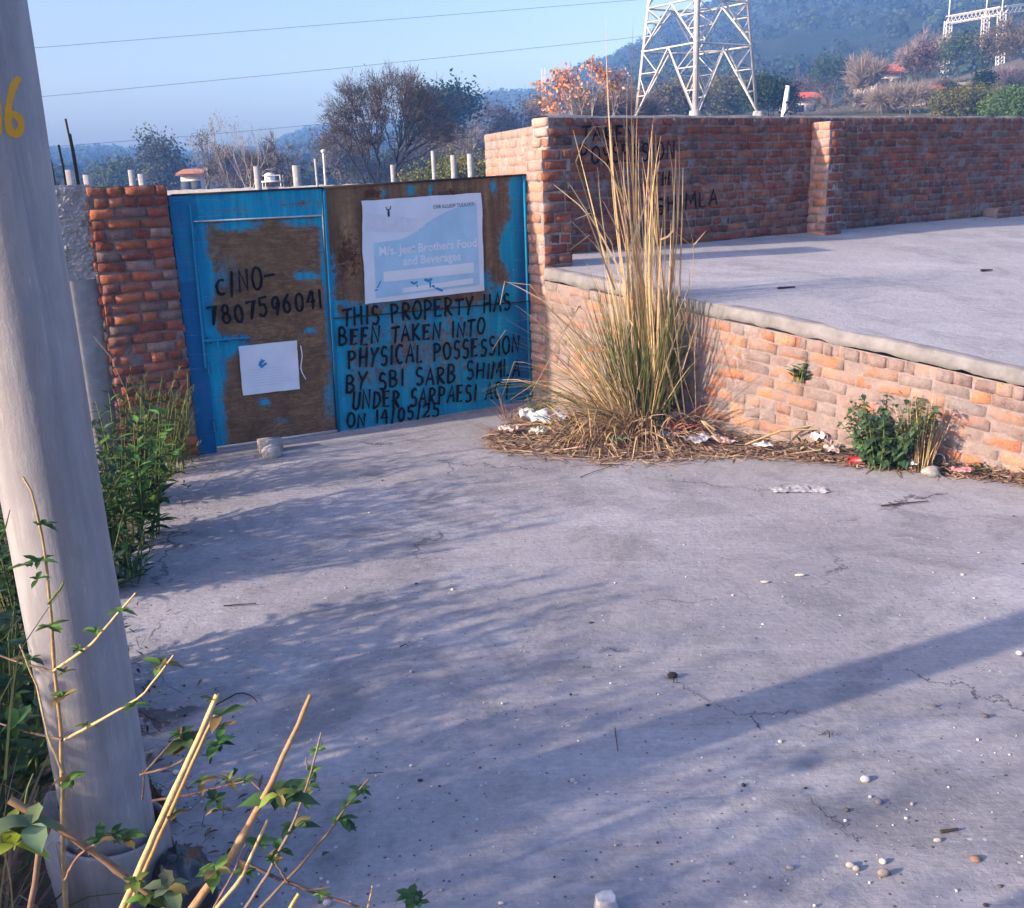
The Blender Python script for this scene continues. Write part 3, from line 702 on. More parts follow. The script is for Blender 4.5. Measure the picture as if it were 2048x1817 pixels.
# concrete threshold and rubble under the gate
A, B = guv(425, 905), guv(1062, 806)
mb = MB(); rows = []
for u in np.linspace(-.35, 2.95, 60):
    rows.append([Pg(u, v + .008 * nz((u, v, 3), 5), w_ + .012 * nz((u, w_, 0), 4)) for v, w_ in ((-.03, .16), (-.002, .12), (.006, .0), (.006, -.25), (-.03, -.3))])
mb.grid(rows); tag(mb.build('threshold', M['cem']), kind='structure')
q = gp(545, 918)
mb = MB(); mb.lump(q + Z * .05, (.10, .08, .075), (.36, .34, .34), .22, 5, 12, 8, .4); mb.box(q + np.array([-.10, .09, 0]), GD * .17, GN * -.10, Z * .11, (.33, .31, .31))
tag(mb.build('concrete_lump', M['stone'], origin=q), 'rounded lump of grey concrete at the foot of the wicket door', 'concrete lump')

# ------------------------------------------------------------------ hills
SKY_L = [(-1400, 318), (-700, 330), (-200, 322), (60, 300), (130, 304), (200, 297), (280, 302), (400, 312), (500, 300), (560, 283), (610, 262), (660, 256), (750, 255), (830, 238), (900, 214), (960, 192), (1000, 184), (1050, 186), (1080, 184), (1110, 160),
         (1150, 140), (1180, 126), (1220, 118), (1245, 100), (1275, 86), (1300, 72), (1320, 44), (1340, 28), (1370, 36), (1400, 18), (1430, 0), (1500, -40), (1650, -95), (1850, -150), (2100, -190), (2500, -230), (3200, -240), (4200, -200)]
sx = np.array([p[0] for p in SKY_L], float); sy = np.array([p[1] for p in SKY_L], float)
HZ = []
for px in np.concatenate([np.linspace(-1400, 0, 30), np.linspace(10, 2200, 330), np.linspace(2220, 4200, 40)]):
    py = np.interp(px, sx, sy); d = ray(px, py); D = np.interp(px, [-1400, 700, 1100, 1300, 2100, 4200], [520, 520, 430, 330, 300, 300])
    k = D / math.hypot(d[0], d[1]); HZ.append((EYE + d * k, unit([d[0], d[1], 0]), D))
def hill_pt(k, t):
    top, az, D = HZ[k]; r = 110 + (D - 110) * t if t <= 1 else D + (t - 1) * 200
    base = EYE * [1, 1, 0] + az * r; zb = tz(base[0], base[1]) if r < 150 else tz(*(az * 150)[:2])
    zt = top[2]; prof = t ** 1.45 if t <= 1 else 1 - (t - 1) * .5
    z = zb + (zt - zb - 1.5) * prof
    lump_ = 1.6 * nz((base[0], base[1], 0), .045, 5) * sstep(0, .15, t) * (zt / 40 + .25) * (1 - .8 * sstep(.8, 1, t))
    return base + Z * (z + lump_)
mb = MB(); ts = np.concatenate([np.linspace(0, 1, 46), [1.1, 1.3, 1.5]])
mb.grid([[hill_pt(k, t) for t in ts] for k in range(len(HZ))])
tag(mb.build('hills', M['hill'], smooth=True), kind='structure')
# woodland on the hills: a mass of leaf clumps no one could count
mb = MB(); rg = np.random.default_rng(5)
C, Dv, Nv, Ls, cols = [], [], [], [], []
for i in range(6500):
    k = rg.integers(20, len(HZ) - 6); t = 1 - abs(rg.normal(0, .35)) if rg.random() < .75 else rg.random()
    if i % 4 == 0: t = .985 + rg.random() * .02
    t = min(1.0, max(.02, t)); p = hill_pt(k, t); r_ = (HZ[k][2] / 330) * rg.uniform(.8, 2.6)
    if mnoise.noise(Vector(p * .03)) > .32 and t < .95: continue
    c0 = np.array([.014, .028, .017]) * rg.uniform(.4, 1.9) + np.array([.014, .007, .0]) * rg.random()
    n_ = 34; q = rg.normal(0, 1, (n_, 3)); q /= np.linalg.norm(q, axis=1)[:, None]; q[:, 2] = abs(q[:, 2])
    C.append(p + q * r_ * [.8, .8, 1.1] * rg.uniform(.4, 1, (n_, 1))); Dv.append(rg.normal(0, 1, (n_, 3))); Nv.append(q); Ls.append(rg.uniform(.28, .55, n_) * r_)
    cols.append(np.tile(c0, (n_, 1)) * rg.uniform(.7, 1.3, (n_, 1)))
C, Dv, Nv, Ls, cols = map(np.concatenate, (C, Dv, Nv, Ls, cols))
Dv -= (Dv * Nv).sum(1)[:, None] * Nv * .7
mb.cards(C - Dv / (np.linalg.norm(Dv, axis=1)[:, None] + 1e-9) * Ls[:, None] * .5, Dv, Nv, Ls, Ls * .8, cols)
tag(mb.build('woodland', M['far']), 'hazy forest covering the far hillside', None, None, 'stuff')

# ------------------------------------------------------------------ trees
def skeleton(rg, levels, fork, spread, ratio, up, trunk, stems=1, lean=0.0, wig=.12):
    segs, ends = [], []
    def grow(p, d, L, r, lv):
        pts = [p]; q = p.copy(); dd = d.copy()
        for _ in range(3):
            dd = unit(dd + np.array([rg.gauss(0, wig), rg.gauss(0, wig), rg.gauss(0, wig) + up * .06])); q = q + dd * L / 3; pts.append(q.copy())
        r2 = r * (.62 if lv else .3); segs.append((pts, np.linspace(r, r2, 4), lv))
        if lv == 0: ends.append((pts, dd)); return
        for k in range(fork if rg.random() > .25 else fork - 1):
            a = rg.uniform(0, 2 * math.pi); s_ = spread * rg.uniform(.55, 1.3)
            e = unit(np.cross(dd, [math.cos(a), math.sin(a), .3])); nd = unit(dd * math.cos(s_) + e * math.sin(s_) + Z * up * .25)
            st = pts[-1] if k < 2 else pts[2]
            grow(st, nd, L * ratio * rg.uniform(.75, 1.2), r2 * rg.uniform(.7, 1), lv - 1)
    for k in range(stems):
        a = 2 * math.pi * k / stems + rg.random(); t = (.25 + .25 * rg.random()) if stems > 1 else lean
        grow(np.array([math.cos(a) * .04 * (stems > 1), math.sin(a) * .04 * (stems > 1), 0]), unit([math.cos(a) * t, math.sin(a) * t, 1]), trunk * rg.uniform(.85, 1.15), .035 if stems == 1 else .022, levels)
    return segs, ends
def tree(x0, x1, yt, Y, label, seed, leafc, name='tree', barkc=(.06, .05, .045), levels=4, fork=3, spread=.6, ratio=.74, up=.5, trunk=.34, stems=1, nleaf=10, lsz=.16, ntwig=4, tw=.22, twc=None,
         xb=None, spreadleaf=.2, depthk=.9, thick=1.0, round_=0.0, group='trees beyond the walls', cat='tree', base_z=None):
    rg = random.Random(seed); ng = np.random.default_rng(seed)
    if seed in (1, 4, 7, 8, 9, 11, 12, 13) and group: k_ = 1.75; Y *= k_; lsz *= k_; tw *= k_; spreadleaf *= k_
    top = at((x0 + x1) / 2, yt, Y); wdt = (x1 - x0) / F * Y
    xb_ = at(xb if xb else (x0 + x1) / 2, yt, Y)[0]; zb = (tz(xb_, Y) if base_z is None else base_z) - .05; hgt = top[2] - zb
    segs, ends = skeleton(rg, levels, fork, spread, ratio, up, trunk, stems)
    E_ = np.array([p[-1] for p, d in ends]); zmax = np.percentile(E_[:, 2], 97); xr = max(np.percentile(np.abs(E_[:, :2]), 94), .05)
    sc = np.array([(wdt / 2 - tw * .4) / xr, (wdt / 2 - tw * .4) / xr * depthk, (hgt - tw * .5) / zmax])
    shift = np.array([top[0] - xb_, 0, 0])
    def X(p):
        p = np.asarray(p, float); return p * sc + shift * np.clip(p[..., 2:3] / zmax, 0, 1) ** 1.3
    root = thing(name, (xb_, Y, zb), label, cat, group); base = np.array([xb_, Y, zb])
    mb = MB()
    rs = hgt * .55 * thick
    for pts, rad, lv in segs:
        mb.tube(base + X(pts), np.maximum(np.array(rad) * rs, .006 * Y / 40), barkc, 6 if lv >= levels - 1 else (4 if lv > 0 else 3), caps=False)
    mb.build('trunk', M['bark'], root)
    mb = MB(); n = len(ends)
    Pm = np.array([base + X(np.array(p)) for p, d in ends])            # n,4,3
    if ntwig:
        i = np.repeat(np.arange(n), int(ntwig * 1.6)); t = ng.random(len(i)); a = Pm[i, 1] + (Pm[i, 3] - Pm[i, 1]) * t[:, None]
        dd = (Pm[i, 3] - Pm[i, 0]); dd /= np.linalg.norm(dd, axis=1)[:, None] + 1e-9
        dd = dd + ng.normal(0, .85, (len(i), 3)) + [0, 0, .3]
        c = np.array(twc or barkc) * ng.uniform(.7, 1.6, (len(i), 1))
        mb.cards(a, dd, ng.normal(0, 1, (len(i), 3)), ng.uniform(.3, 1.3, len(i)) * tw * 1.3, np.full(len(i), .0135 * Y / 40 * 1.4), c)
    if nleaf:
        i = np.repeat(np.arange(n), int(nleaf * 2.2)); t = ng.random(len(i)) ** .7; a = Pm[i, 1] + (Pm[i, 3] - Pm[i, 1]) * t[:, None] + ng.normal(0, spreadleaf, (len(i), 3))
        cl = np.array([leafc[k] for k in ng.integers(0, len(leafc), n)])[i] * ng.uniform(.6, 1.4, (len(i), 1))
        nn = ng.normal(0, 1, (len(i), 3)) + [0, 0, .7]
        L = ng.uniform(.6, 1.3, len(i)) * lsz * .62
        mb.cards(a, ng.normal(0, 1, (len(i), 3)), nn, L, L * .6, cl)
    mb.build('crown', M['far'], root)
    return root
OLV = [(.075, .075, .03), (.055, .06, .025), (.10, .09, .045)]; DKG = [(.02, .045, .022), (.03, .06, .03), (.015, .03, .018)]
BRN = [(.10, .06, .045), (.08, .055, .04), (.12, .08, .05)]; GRY = [(.16, .13, .12), (.12, .10, .09), (.19, .15, .13)]; GRN = [(.06, .12, .02), (.05, .09, .02), (.09, .14, .03)]
ORG = [(.62, .27, .12), (.70, .36, .18), (.52, .22, .10)]
# behind the gate
tree(275, 378, 284, 62, 'round dark olive tree above the brick pillar and gate edge', 1, [(.05, .06, .035), (.07, .075, .04)], spread=.75, nleaf=34, lsz=.34, spreadleaf=.45, up=.2, trunk=.22, ntwig=3)
tree(372, 530, 236, 40, 'bare slender tree with a wide airy crown of thin white twigs', 2, [(.12, .10, .07)], barkc=(.30, .27, .25), levels=4, fork=3, spread=.62, nleaf=1, lsz=.10, ntwig=3, tw=.16, twc=(.14, .12, .11), stems=2, trunk=.42, xb=478)
tree(366, 440, 262, 44, 'small thin tree with sparse brown leaves left of the bare white tree', 3, [(.09, .07, .045), (.06, .06, .04)], levels=4, fork=3, nleaf=3, lsz=.14, ntwig=2, tw=.12, xb=405, barkc=(.09, .075, .07))
tree(418, 520, 300, 50, 'low grey thicket of twigs under the bare white tree', 4, GRY, 'shrub', levels=3, fork=4, stems=5, spread=.7, trunk=.3, nleaf=3, lsz=.14, ntwig=16, tw=.5, twc=(.13, .11, .10), cat='shrub')
tree(492, 610, 286, 46, 'tangled grey shrub with arching twigs behind the white tank', 5, GRY, 'shrub', levels=4, fork=3, stems=4, spread=.9, up=-.1, trunk=.4, nleaf=2, lsz=.12, ntwig=9, tw=.4, twc=(.12, .10, .10), cat='shrub')
def dome_tree(x0, x1, yt, Y, label, seed, xb, barkc, twc, leafc, nlimb=44, nsub=7, ntw=9, lsz=.10, nleaf=3, forkh=.14, low=.10):
    rg = random.Random(seed); ng = np.random.default_rng(seed); c = at((x0 + x1) / 2, yt, Y); wd = (x1 - x0) / F * Y / 2; z0 = tz(c[0], Y) - .05; hgt = c[2] - z0
    bx = at(xb, yt, Y)[0]; base = np.array([bx, Y, z0]); fork = base + Z * hgt * forkh; cen = np.array([c[0], Y, z0 + hgt * .46])
    root = thing('tree', base, label, 'tree', 'trees beyond the walls'); tb, cb = MB(), MB()
    tb.tube([base, base + (fork - base) * .5 + np.array([.04, 0, 0]), fork], [.15, .12, .10], barkc, 8, caps=False)
    def limb(a, b, r0, r1, bend, n=7, mbx=None, sides=5):
        m = (a + b) / 2 + bend; t = np.linspace(0, 1, n)[:, None]; q = a * (1 - t) ** 2 + 2 * m * t * (1 - t) + b * t * t; q[1:-1] += ng.normal(0, np.linalg.norm(b - a) * .016, (n - 2, 3))
        mbx.tube(q, np.linspace(r0, r1, n), barkc, sides, caps=False); return q
    T, Dn = [], []; mains = []
    for i in range(5):
        az = i * 1.257 + .5; d = np.array([math.cos(az) * .62, math.sin(az) * .5, .75 + .2 * (i % 2)]); mains.append(limb(fork - Z * .1 * i, fork + d * np.array([wd * .8, wd * .8, hgt * .52]), .075, .03, Z * .25 + d * [.3, .3, 0], 12, tb))
    for i in range(nlimb):
        az = i * 2.39996 + rg.uniform(-.3, .3); el = math.asin(low + (1 - low) * ((i + .5) / nlimb)); rr = rg.uniform(.86, 1.04)
        d = np.array([math.cos(az) * math.cos(el), math.sin(az) * math.cos(el) * .85, math.sin(el)]); tgt = cen + np.sign(d) * np.abs(d) ** .85 * np.array([wd, wd, hgt * .56]) * rr
        cand = min((p_ for mq in mains for p_ in mq[4:]), key=lambda p_: np.linalg.norm(p_ - (fork * .45 + tgt * .55)) + rg.random() * .3)
        q = limb(cand, cen + (tgt - cen) * .82, rg.uniform(.022, .035), .010, Z * hgt * .05 + d * .12, 9, tb)
        for j in range(nsub):
            k = rg.randrange(3, 9); e = tgt + ng.normal(0, .30, 3) * [1, 1, .8]
            q2 = limb(q[k], e, .012, .006, Z * .15, 6, tb, 3)
            for kk in range(2, 6): T.append(q2[kk]); Dn.append(unit(q2[kk] - q2[kk - 1] + d * .05))
    T, Dn = np.array(T), np.array(Dn); i = np.repeat(np.arange(len(T)), ntw)
    dd = Dn[i] + ng.normal(0, .55, (len(i), 3)) + [0, 0, .22]
    cb.cards(T[i] + ng.normal(0, .05, (len(i), 3)), dd, ng.normal(0, 1, (len(i), 3)), ng.uniform(.2, .55, len(i)), np.full(len(i), .017), np.array(twc) * ng.uniform(.7, 1.5, (len(i), 1)))
    i = np.repeat(np.arange(len(T)), nleaf); L = ng.uniform(.6, 1.3, len(i)) * lsz
    cb.cards(T[i] + ng.normal(0, .2, (len(i), 3)), ng.normal(0, 1, (len(i), 3)), ng.normal(0, 1, (len(i), 3)) + [0, 0, .6], L, L * .55, np.array([leafc[k] for k in ng.integers(0, len(leafc), len(i))]) * ng.uniform(.6, 1.4, (len(i), 1)))
    tb.build('trunk', M['bark'], root); cb.build('crown', M['far'], root); return root
dome_tree(648, 900, 152, 44, 'big umbrella-shaped tree of dark fine branches above the gate poster', 6, 747, (.026, .022, .022), (.065, .05, .043), [(.075, .065, .04), (.06, .055, .03), (.10, .07, .05)])
tree(815, 955, 178, 52, 'dense dark evergreen tree at the right edge of the umbrella-shaped tree', 7, [(.015, .04, .03), (.022, .055, .035), (.012, .028, .022)], levels=4, fork=4, spread=.7, nleaf=16, lsz=.36, spreadleaf=.35, up=.6, trunk=.25, ntwig=2, xb=880)
tree(610, 760, 262, 48, 'hazy olive-brown bushy tree behind the lamp post', 8, [(.085, .08, .05), (.10, .08, .06)], levels=4, fork=3, stems=3, spread=.65, nleaf=12, lsz=.2, spreadleaf=.4, ntwig=8, tw=.35, twc=(.11, .09, .08))
tree(735, 910, 285, 50, 'grey-olive thicket at the foot of the umbrella-shaped tree', 9, [(.06, .065, .04), (.08, .075, .05)], 'shrub', levels=3, fork=4, stems=5, spread=.7, trunk=.3, nleaf=14, lsz=.22, spreadleaf=.4, ntwig=12, tw=.4, twc=(.09, .075, .07), cat='shrub')
tree(800, 985, 322, 38, 'low yellow-green bush just over the gate top', 10, [(.12, .13, .035), (.10, .11, .03), (.15, .15, .05)], 'bush', levels=3, fork=4, stems=6, spread=.7, trunk=.3, nleaf=22, lsz=.18, spreadleaf=.25, ntwig=3, tw=.2, cat='bush')
tree(925, 1100, 208, 55, 'wide reddish brown bushy tree left of the sunlit return wall', 11, [(.10, .06, .045), (.085, .065, .04), (.11, .08, .055)], levels=4, fork=3, stems=4, spread=.65, trunk=.28, nleaf=14, lsz=.22, spreadleaf=.4, ntwig=10, tw=.45, twc=(.10, .07, .06))
tree(885, 990, 265, 48, 'grey leafless shrub between the evergreen and the sunlit wall', 12, GRY, 'shrub', levels=3, fork=4, stems=4, spread=.5, trunk=.35, nleaf=1, lsz=.12, ntwig=22, tw=.45, twc=(.16, .14, .13), cat='shrub')
tree(180, 290, 342, 70, 'low green bush far behind the concrete column', 13, [(.07, .10, .035), (.06, .085, .03)], 'bush', levels=3, fork=4, stems=5, spread=.8, trunk=.25, nleaf=24, lsz=.36, spreadleaf=.5, ntwig=2, cat='bush')
# between the return wall and the pylon
tree(1098, 1248, 126, 42, 'tree with pale orange dry leaves rising over the wall corner', 14, ORG, barkc=(.30, .26, .25), levels=4, fork=3, stems=5, spread=.34, ratio=.66, up=.6, trunk=.6, nleaf=2, lsz=.27, spreadleaf=.16, ntwig=2, tw=.2, twc=(.22, .16, .13))
tree(1120, 1290, 178, 52, 'grey-brown twiggy thicket below the orange-leaved tree', 15, BRN, 'shrub', levels=3, fork=4, stems=6, spread=.6, trunk=.35, nleaf=3, lsz=.15, ntwig=20, tw=.55, twc=(.15, .12, .11), cat='shrub')
tree(1285, 1400, 182, 74, 'pale olive bush behind the left legs of the pylon', 16, [(.09, .09, .06), (.11, .10, .07)], 'bush', levels=3, fork=4, stems=5, spread=.7, trunk=.3, nleaf=18, lsz=.34, spreadleaf=.5, ntwig=6, tw=.5, cat='bush')
tree(1395, 1520, 168, 80, 'mossy green bush behind the right legs of the pylon', 17, [(.07, .085, .045), (.10, .09, .05)], 'bush', levels=3, fork=4, stems=5, spread=.7, trunk=.3, nleaf=18, lsz=.34, spreadleaf=.5, ntwig=6, tw=.5, cat='bush')
# right-hand slope
tree(1502, 1582, 166, 58, 'dark green bush touching the right leg of the pylon', 18, DKG, 'bush', levels=3, fork=4, stems=4, spread=.75, trunk=.3, nleaf=24, lsz=.26, spreadleaf=.3, ntwig=3, cat='bush')
tree(1575, 1660, 166, 98, 'dull brown bush behind the leaning white pole', 19, BRN, 'bush', levels=3, fork=4, stems=5, spread=.7, trunk=.3, nleaf=14, lsz=.3, spreadleaf=.5, ntwig=8, tw=.5, cat='bush')
tree(1634, 1700, 120, 92, 'small round dark green tree standing alone on the slope', 20, [(.025, .05, .03), (.035, .06, .03)], levels=4, fork=3, spread=.8, nleaf=26, lsz=.42, spreadleaf=.4, up=.1, trunk=.25, ntwig=1)
tree(1640, 1745, 186, 54, 'low bare grey shrub with a short pale trunk behind the brick pilaster', 21, GRY, 'shrub', levels=4, fork=3, stems=2, spread=.8, up=.1, trunk=.3, nleaf=0, ntwig=10, tw=.4, twc=(.17, .15, .15), barkc=(.22, .19, .18), cat='shrub')
tree(1684, 1766, 118, 64, 'tall fan of pale grey leafless stems in front of the red roof', 22, GRY, levels=4, fork=3, stems=6, spread=.32, up=.7, trunk=.4, nleaf=1, lsz=.16, ntwig=12, tw=.55, twc=(.20, .17, .16), barkc=(.18, .15, .14))
tree(1806, 1872, 98, 68, 'dark purplish brown tree right of the red roof', 23, [(.07, .04, .045), (.05, .035, .035), (.09, .055, .05)], levels=4, fork=3, spread=.5, nleaf=12, lsz=.26, spreadleaf=.35, ntwig=8, tw=.4, twc=(.06, .04, .04))
tree(1800, 1905, 74, 84, 'tall pale brown leafless tree below the steel gantry', 24, GRY, levels=4, fork=3, stems=5, spread=.35, up=.7, trunk=.4, nleaf=2, lsz=.24, ntwig=13, tw=.7, twc=(.20, .16, .15))
tree(1876, 1974, 74, 76, 'full green tree under the steel gantry', 25, [(.045, .075, .03), (.06, .09, .035), (.03, .05, .025)], levels=4, fork=3, spread=.55, nleaf=24, lsz=.36, spreadleaf=.4, ntwig=3)
tree(1958, 2170, 34, 66, 'tall olive-brown tree at the right edge, highest on the slope', 26, [(.10, .075, .05), (.08, .07, .04), (.12, .09, .06)], levels=5, fork=3, spread=.55, nleaf=7, lsz=.26, spreadleaf=.35, ntwig=5, tw=.45, twc=(.12, .09, .08))
tree(1884, 1920, 178, 56, 'small dark conifer left of the brown block hut', 27, DKG, 'conifer', levels=3, fork=4, spread=.7, nleaf=34, lsz=.2, spreadleaf=.2, ntwig=2, tw=.2, trunk=.25)
tree(1958, 1994, 148, 57, 'slim dark conifer right of the brown block hut', 28, DKG, 'conifer', levels=3, fork=4, spread=.45, nleaf=34, lsz=.2, spreadleaf=.2, ntwig=2, tw=.2, trunk=.4)
tree(1876, 1985, 188, 46, 'rounded olive bush just over the wall top', 29, [(.10, .10, .03), (.085, .085, .03)], 'bush', levels=3, fork=4, stems=6, spread=.75, trunk=.3, nleaf=26, lsz=.18, spreadleaf=.25, ntwig=3, tw=.2, cat='bush')
tree(1988, 2090, 192, 44, 'bright green bush over the wall top at the right edge', 30, GRN, 'bush', levels=3, fork=4, stems=6, spread=.75, trunk=.3, nleaf=28, lsz=.18, spreadleaf=.25, ntwig=2, tw=.2, cat='bush')
tree(1740, 1850, 176, 51, 'pinkish grey brushwood over the middle of the wall', 31, GRY, 'shrub', levels=3, fork=4, stems=7, spread=.55, trunk=.35, nleaf=2, lsz=.13, ntwig=22, tw=.5, twc=(.19, .16, .15), cat='shrub')
tree(1838, 1905, 166, 60, 'thin greyish shrub left of the small dark conifer', 32, GRY, 'shrub', levels=3, fork=4, stems=5, spread=.5, trunk=.35, nleaf=3, lsz=.16, ntwig=18, tw=.5, twc=(.15, .13, .13), cat='shrub')
tree(1975, 2075, 140, 62, 'mauve-grey thicket under the tall olive-brown tree', 33, [(.12, .09, .10), (.15, .12, .12)], 'shrub', levels=3, fork=4, stems=6, spread=.6, trunk=.3, nleaf=5, lsz=.2, ntwig=18, tw=.5, twc=(.15, .12, .125), cat='shrub')

# ------------------------------------------------------------------ steel pylon
PC = at(1391, 225, 50); pz0 = tz(PC[0], 50)
pyl = thing('pylon', (PC[0], 50, pz0), 'pale grey steel lattice transmission pylon behind the brick wall', 'pylon')
def corner(k, z):
    r_ = max(.35, 2.92 - (z - 4.55) * .118); a = R(-101 + 90 * k); return np.array([PC[0] + r_ * math.cos(a), 50 + r_ * math.sin(a), z])
lv = [4.3, 7.35, 9.25, 11.4, 13.6, 15.8, 18.0]
for k in range(4):
    mb = MB(); a, b = corner(k, pz0 - .3), corner(k, 18)
    d = unit(b - a); c = unit(corner(k, 9) * [1, 1, 0] - np.array([PC[0], 50, 0])); e = np.cross(d, c); u1, u2 = unit(c + e), unit(c - e); wl = .17
    for u_, v_ in ((u1, u2), (u2, u1)):
        mb.box(a - u_ * wl, b - a, u_ * wl, v_ * .02)
    mb.build('leg', M['steel'], pyl)
for k in range(4):
    mb = MB()
    for i in range(len(lv) - 1):
        z0, z1 = lv[i], lv[i + 1]; A0, B0, A1, B1 = corner(k, z0), corner((k + 1) % 4, z0), corner(k, z1), corner((k + 1) % 4, z1)
        m1 = (A1 + B1) / 2; s_ = .042
        mb.bar(A1, B1, s_ * 1.1); mb.bar(A0, m1, s_ * 1.2); mb.bar(B0, m1, s_ * 1.2)
        for P0_, P1_ in ((A0, A1), (B0, B1)):
            for t in (.34, .67):
                l_ = P0_ + (P1_ - P0_) * t; dg = P0_ + (m1 - P0_) * t; mb.bar(l_, dg, s_ * .75)
            mb.bar(P1_, P0_ + (m1 - P0_) * .67, s_ * .7); mb.bar(P0_ + (P1_ - P0_) * .67, P0_ + (m1 - P0_) * .34, s_ * .7)
        if k < 2: mb.bar((A1 + B1) / 2, (corner((k + 2) % 4, z1) + corner((k + 1) % 4, z1)) / 2, s_ * .7)
    mb.build('bracing', M['steel'], pyl)
for k in range(4):
    c = corner(k, pz0); mb = MB(); mb.tube([c - Z * .3, c + Z * .28], [.34, .26], (.3, .3, .3), 8); mb.build('footing', M['cem'], pyl)
# steel gantry of the substation
def lattice(mb, a, b, wd, n, s_, ref=(0, 1, 0)):
    a, b = np.array(a), np.array(b); d = unit(b - a); u = unit(np.cross(d, ref)) * wd / 2; v = unit(np.cross(d, u)) * wd / 2
    cs = [u + v, u - v, -u - v, -u + v]
    for c in cs: mb.bar(a + c, b + c, s_)
    for i in range(n):
        p, q = a + (b - a) * i / n, a + (b - a) * (i + 1) / n
        for k in range(4): mb.bar(p + cs[k], q + cs[(k + 1) % 4], s_ * .6)
gy_ = 105
gan = thing('gantry', at(1960, 100, gy_) * [1, 1, 0] + Z * tz(at(1960, 100, gy_)[0], gy_), 'white steel lattice gantry on the slope at the top right', 'gantry')
gan.location.z = tz(gan.location.x, gy_)
for (xb, yb, xt, yt, yy) in ((1889, 150, 1897, 42, gy_), (1966, 130, 1972, 28, gy_ + 6), (2002, 110, 2004, 22, gy_ - 6), (2075, 110, 2078, 14, gy_)):
    B, T = at(xb, yb, yy), at(xt, yt, yy); B[2] = tz(B[0], yy) - .2
    mb = MB(); lattice(mb, B, T, .55, 14, .055); mb.bar(T, T + Z * 1.9, .07); mb.build('leg', M['steel'], gan)
mb = MB(); lattice(mb, at(1896, 41, gy_), at(2004, 22, gy_ - 6), .65, 13, .06); lattice(mb, at(2004, 22, gy_ - 6), at(2078, 14, gy_), .65, 9, .06); mb.build('beam', M['steel'], gan)
# far thin mast
q = at(1087, 182, 300); mst = MB(); lattice(mst, q - Z * 4, at(1087, 137, 300), .9, 12, .07)
tag(mst.build('mast', M['steel'], origin=q), 'tiny hazy lattice mast on the far ridge', 'mast', None, 'thing')
# leaning utility post and lamp
q = at(1567, 233, 34); q0 = np.array([q[0], 34, tz(q[0], 34)]); top = at(1576, 172, 34)
t_ = thing('utility_post', q0, 'leaning white utility post with a crossarm just behind the brick wall', 'utility post')
mb = MB(); mb.tube([q0, q, top], [.10, .09, .075], (.5, .5, .5), 8); mb.build('post', M['white'], t_)
mb = MB(); mb.bar(at(1562, 177, 34), at(1592, 173, 34), .035); mb.build('crossarm', M['iron'], t_); mb = MB(); mb.bar(at(1571, 205, 33.9), at(1588, 205, 33.9), .03); mb.build('crossarm', M['iron'], t_)
mb = MB(); mb.bar(at(1567, 232, 33.9), at(1589, 200, 33.9), .03); mb.build('stay', M['iron'], t_)
q = at(650, 372, 30); t_ = thing('lamp_post', (q[0], 30, 0), 'thin lamp post with a small head and bracket seen over the gate', 'lamp post')
tp = at(647, 306, 30); mb = MB(); mb.tube([(q[0], 30, 0), tp], [.05, .04], (.5, .5, .5), 6); mb.build('post', M['steel'], t_)
mb = MB(); mb.lump(tp + Z * .04, (.08, .08, .06), (.5, .5, .5), .1); mb.build('lamp_head', M['steel'], t_)
mb = MB(); mb.bar(tp - Z * .45 - np.array([.15, 0, 0]), tp - Z * .45 + np.array([.2, 0, 0]), .025); mb.bar(tp - Z * .6, tp - Z * .6 + np.array([.16, 0, .05]), .03); mb.build('bracket', M['iron'], t_)

# compound wall with posts behind the gate
wy = 26
A, B = at(200, 372, wy), at(1010, 352, wy); A[2] = B[2] = 0
t_ = thing('compound_wall', (A + B) / 2, 'low grey concrete wall seen over the gate top', 'wall')
mb = MB(); rows = [[A + (B - A) * t + Z * zz * (1 + .02 * nz((t * 40, 0, 0))) + np.array([0, yy, 0]) for yy, zz in ((0, 0), (0, 1.84), (.2, 1.84), (.2, 0))] for t in np.linspace(0, 1, 80)]
mb.grid(rows, (.25, .24, .24)); mb.build('render', M['cem'], t_)
POSTS = [(140, 340, 22, wy - .3, 'grey concrete post peeping over the concrete column'), (176, 350, 18, wy - .3, 'stubby concrete post behind the dark pillar, leftmost over the bricks'), (262, 340, 13, wy - .3, 'slim grey concrete post over the dark pillar, left of the white one'), (285, 348, 16, wy + 3, 'short white concrete post over the right part of the dark pillar'),
         (514, 333, 13, wy - .2, 'grey concrete post left of the white tank'), (594, 331, 16, wy + 1, 'square pale concrete post between the white tank and the lamp post'), (632, 318, 5, wy - .2, 'thin leaning stake left of the lamp post'), (786, 330, 9, wy + 4, 'pale post inside the forked trunk of the umbrella tree'),
         (868, 302, 8, wy + 2, 'thin white post above the poster, left of the two white panels'), (908, 311, 11, wy + 2, 'white concrete post above the right half of the poster'), (943, 308, 12, wy + 1, 'white concrete post beside the sunlit return wall')]
for px, yt, wpx, yy, lab in POSTS:
    T = at(px, yt, yy); ww = wpx * .8 / F * yy; b0 = np.array([T[0], yy, 0])
    mb = MB(); n_ = np.array([.5, -.87, 0]); d_ = np.array([.87, .5, 0]); jx = .02 * random.uniform(-1, 1)
    mb.box(b0 - d_ * ww / 2, d_ * ww, -n_ * ww * .8, Z * T[2] + d_ * jx); mb.box(b0 - d_ * ww * .6 + Z * (T[2] * .35), d_ * ww * 1.2, -n_ * ww * .9, Z * .06)
    tag(mb.build('concrete_post', M['cem'], origin=b0), lab, 'post', 'posts of the compound behind the gate', 'thing')
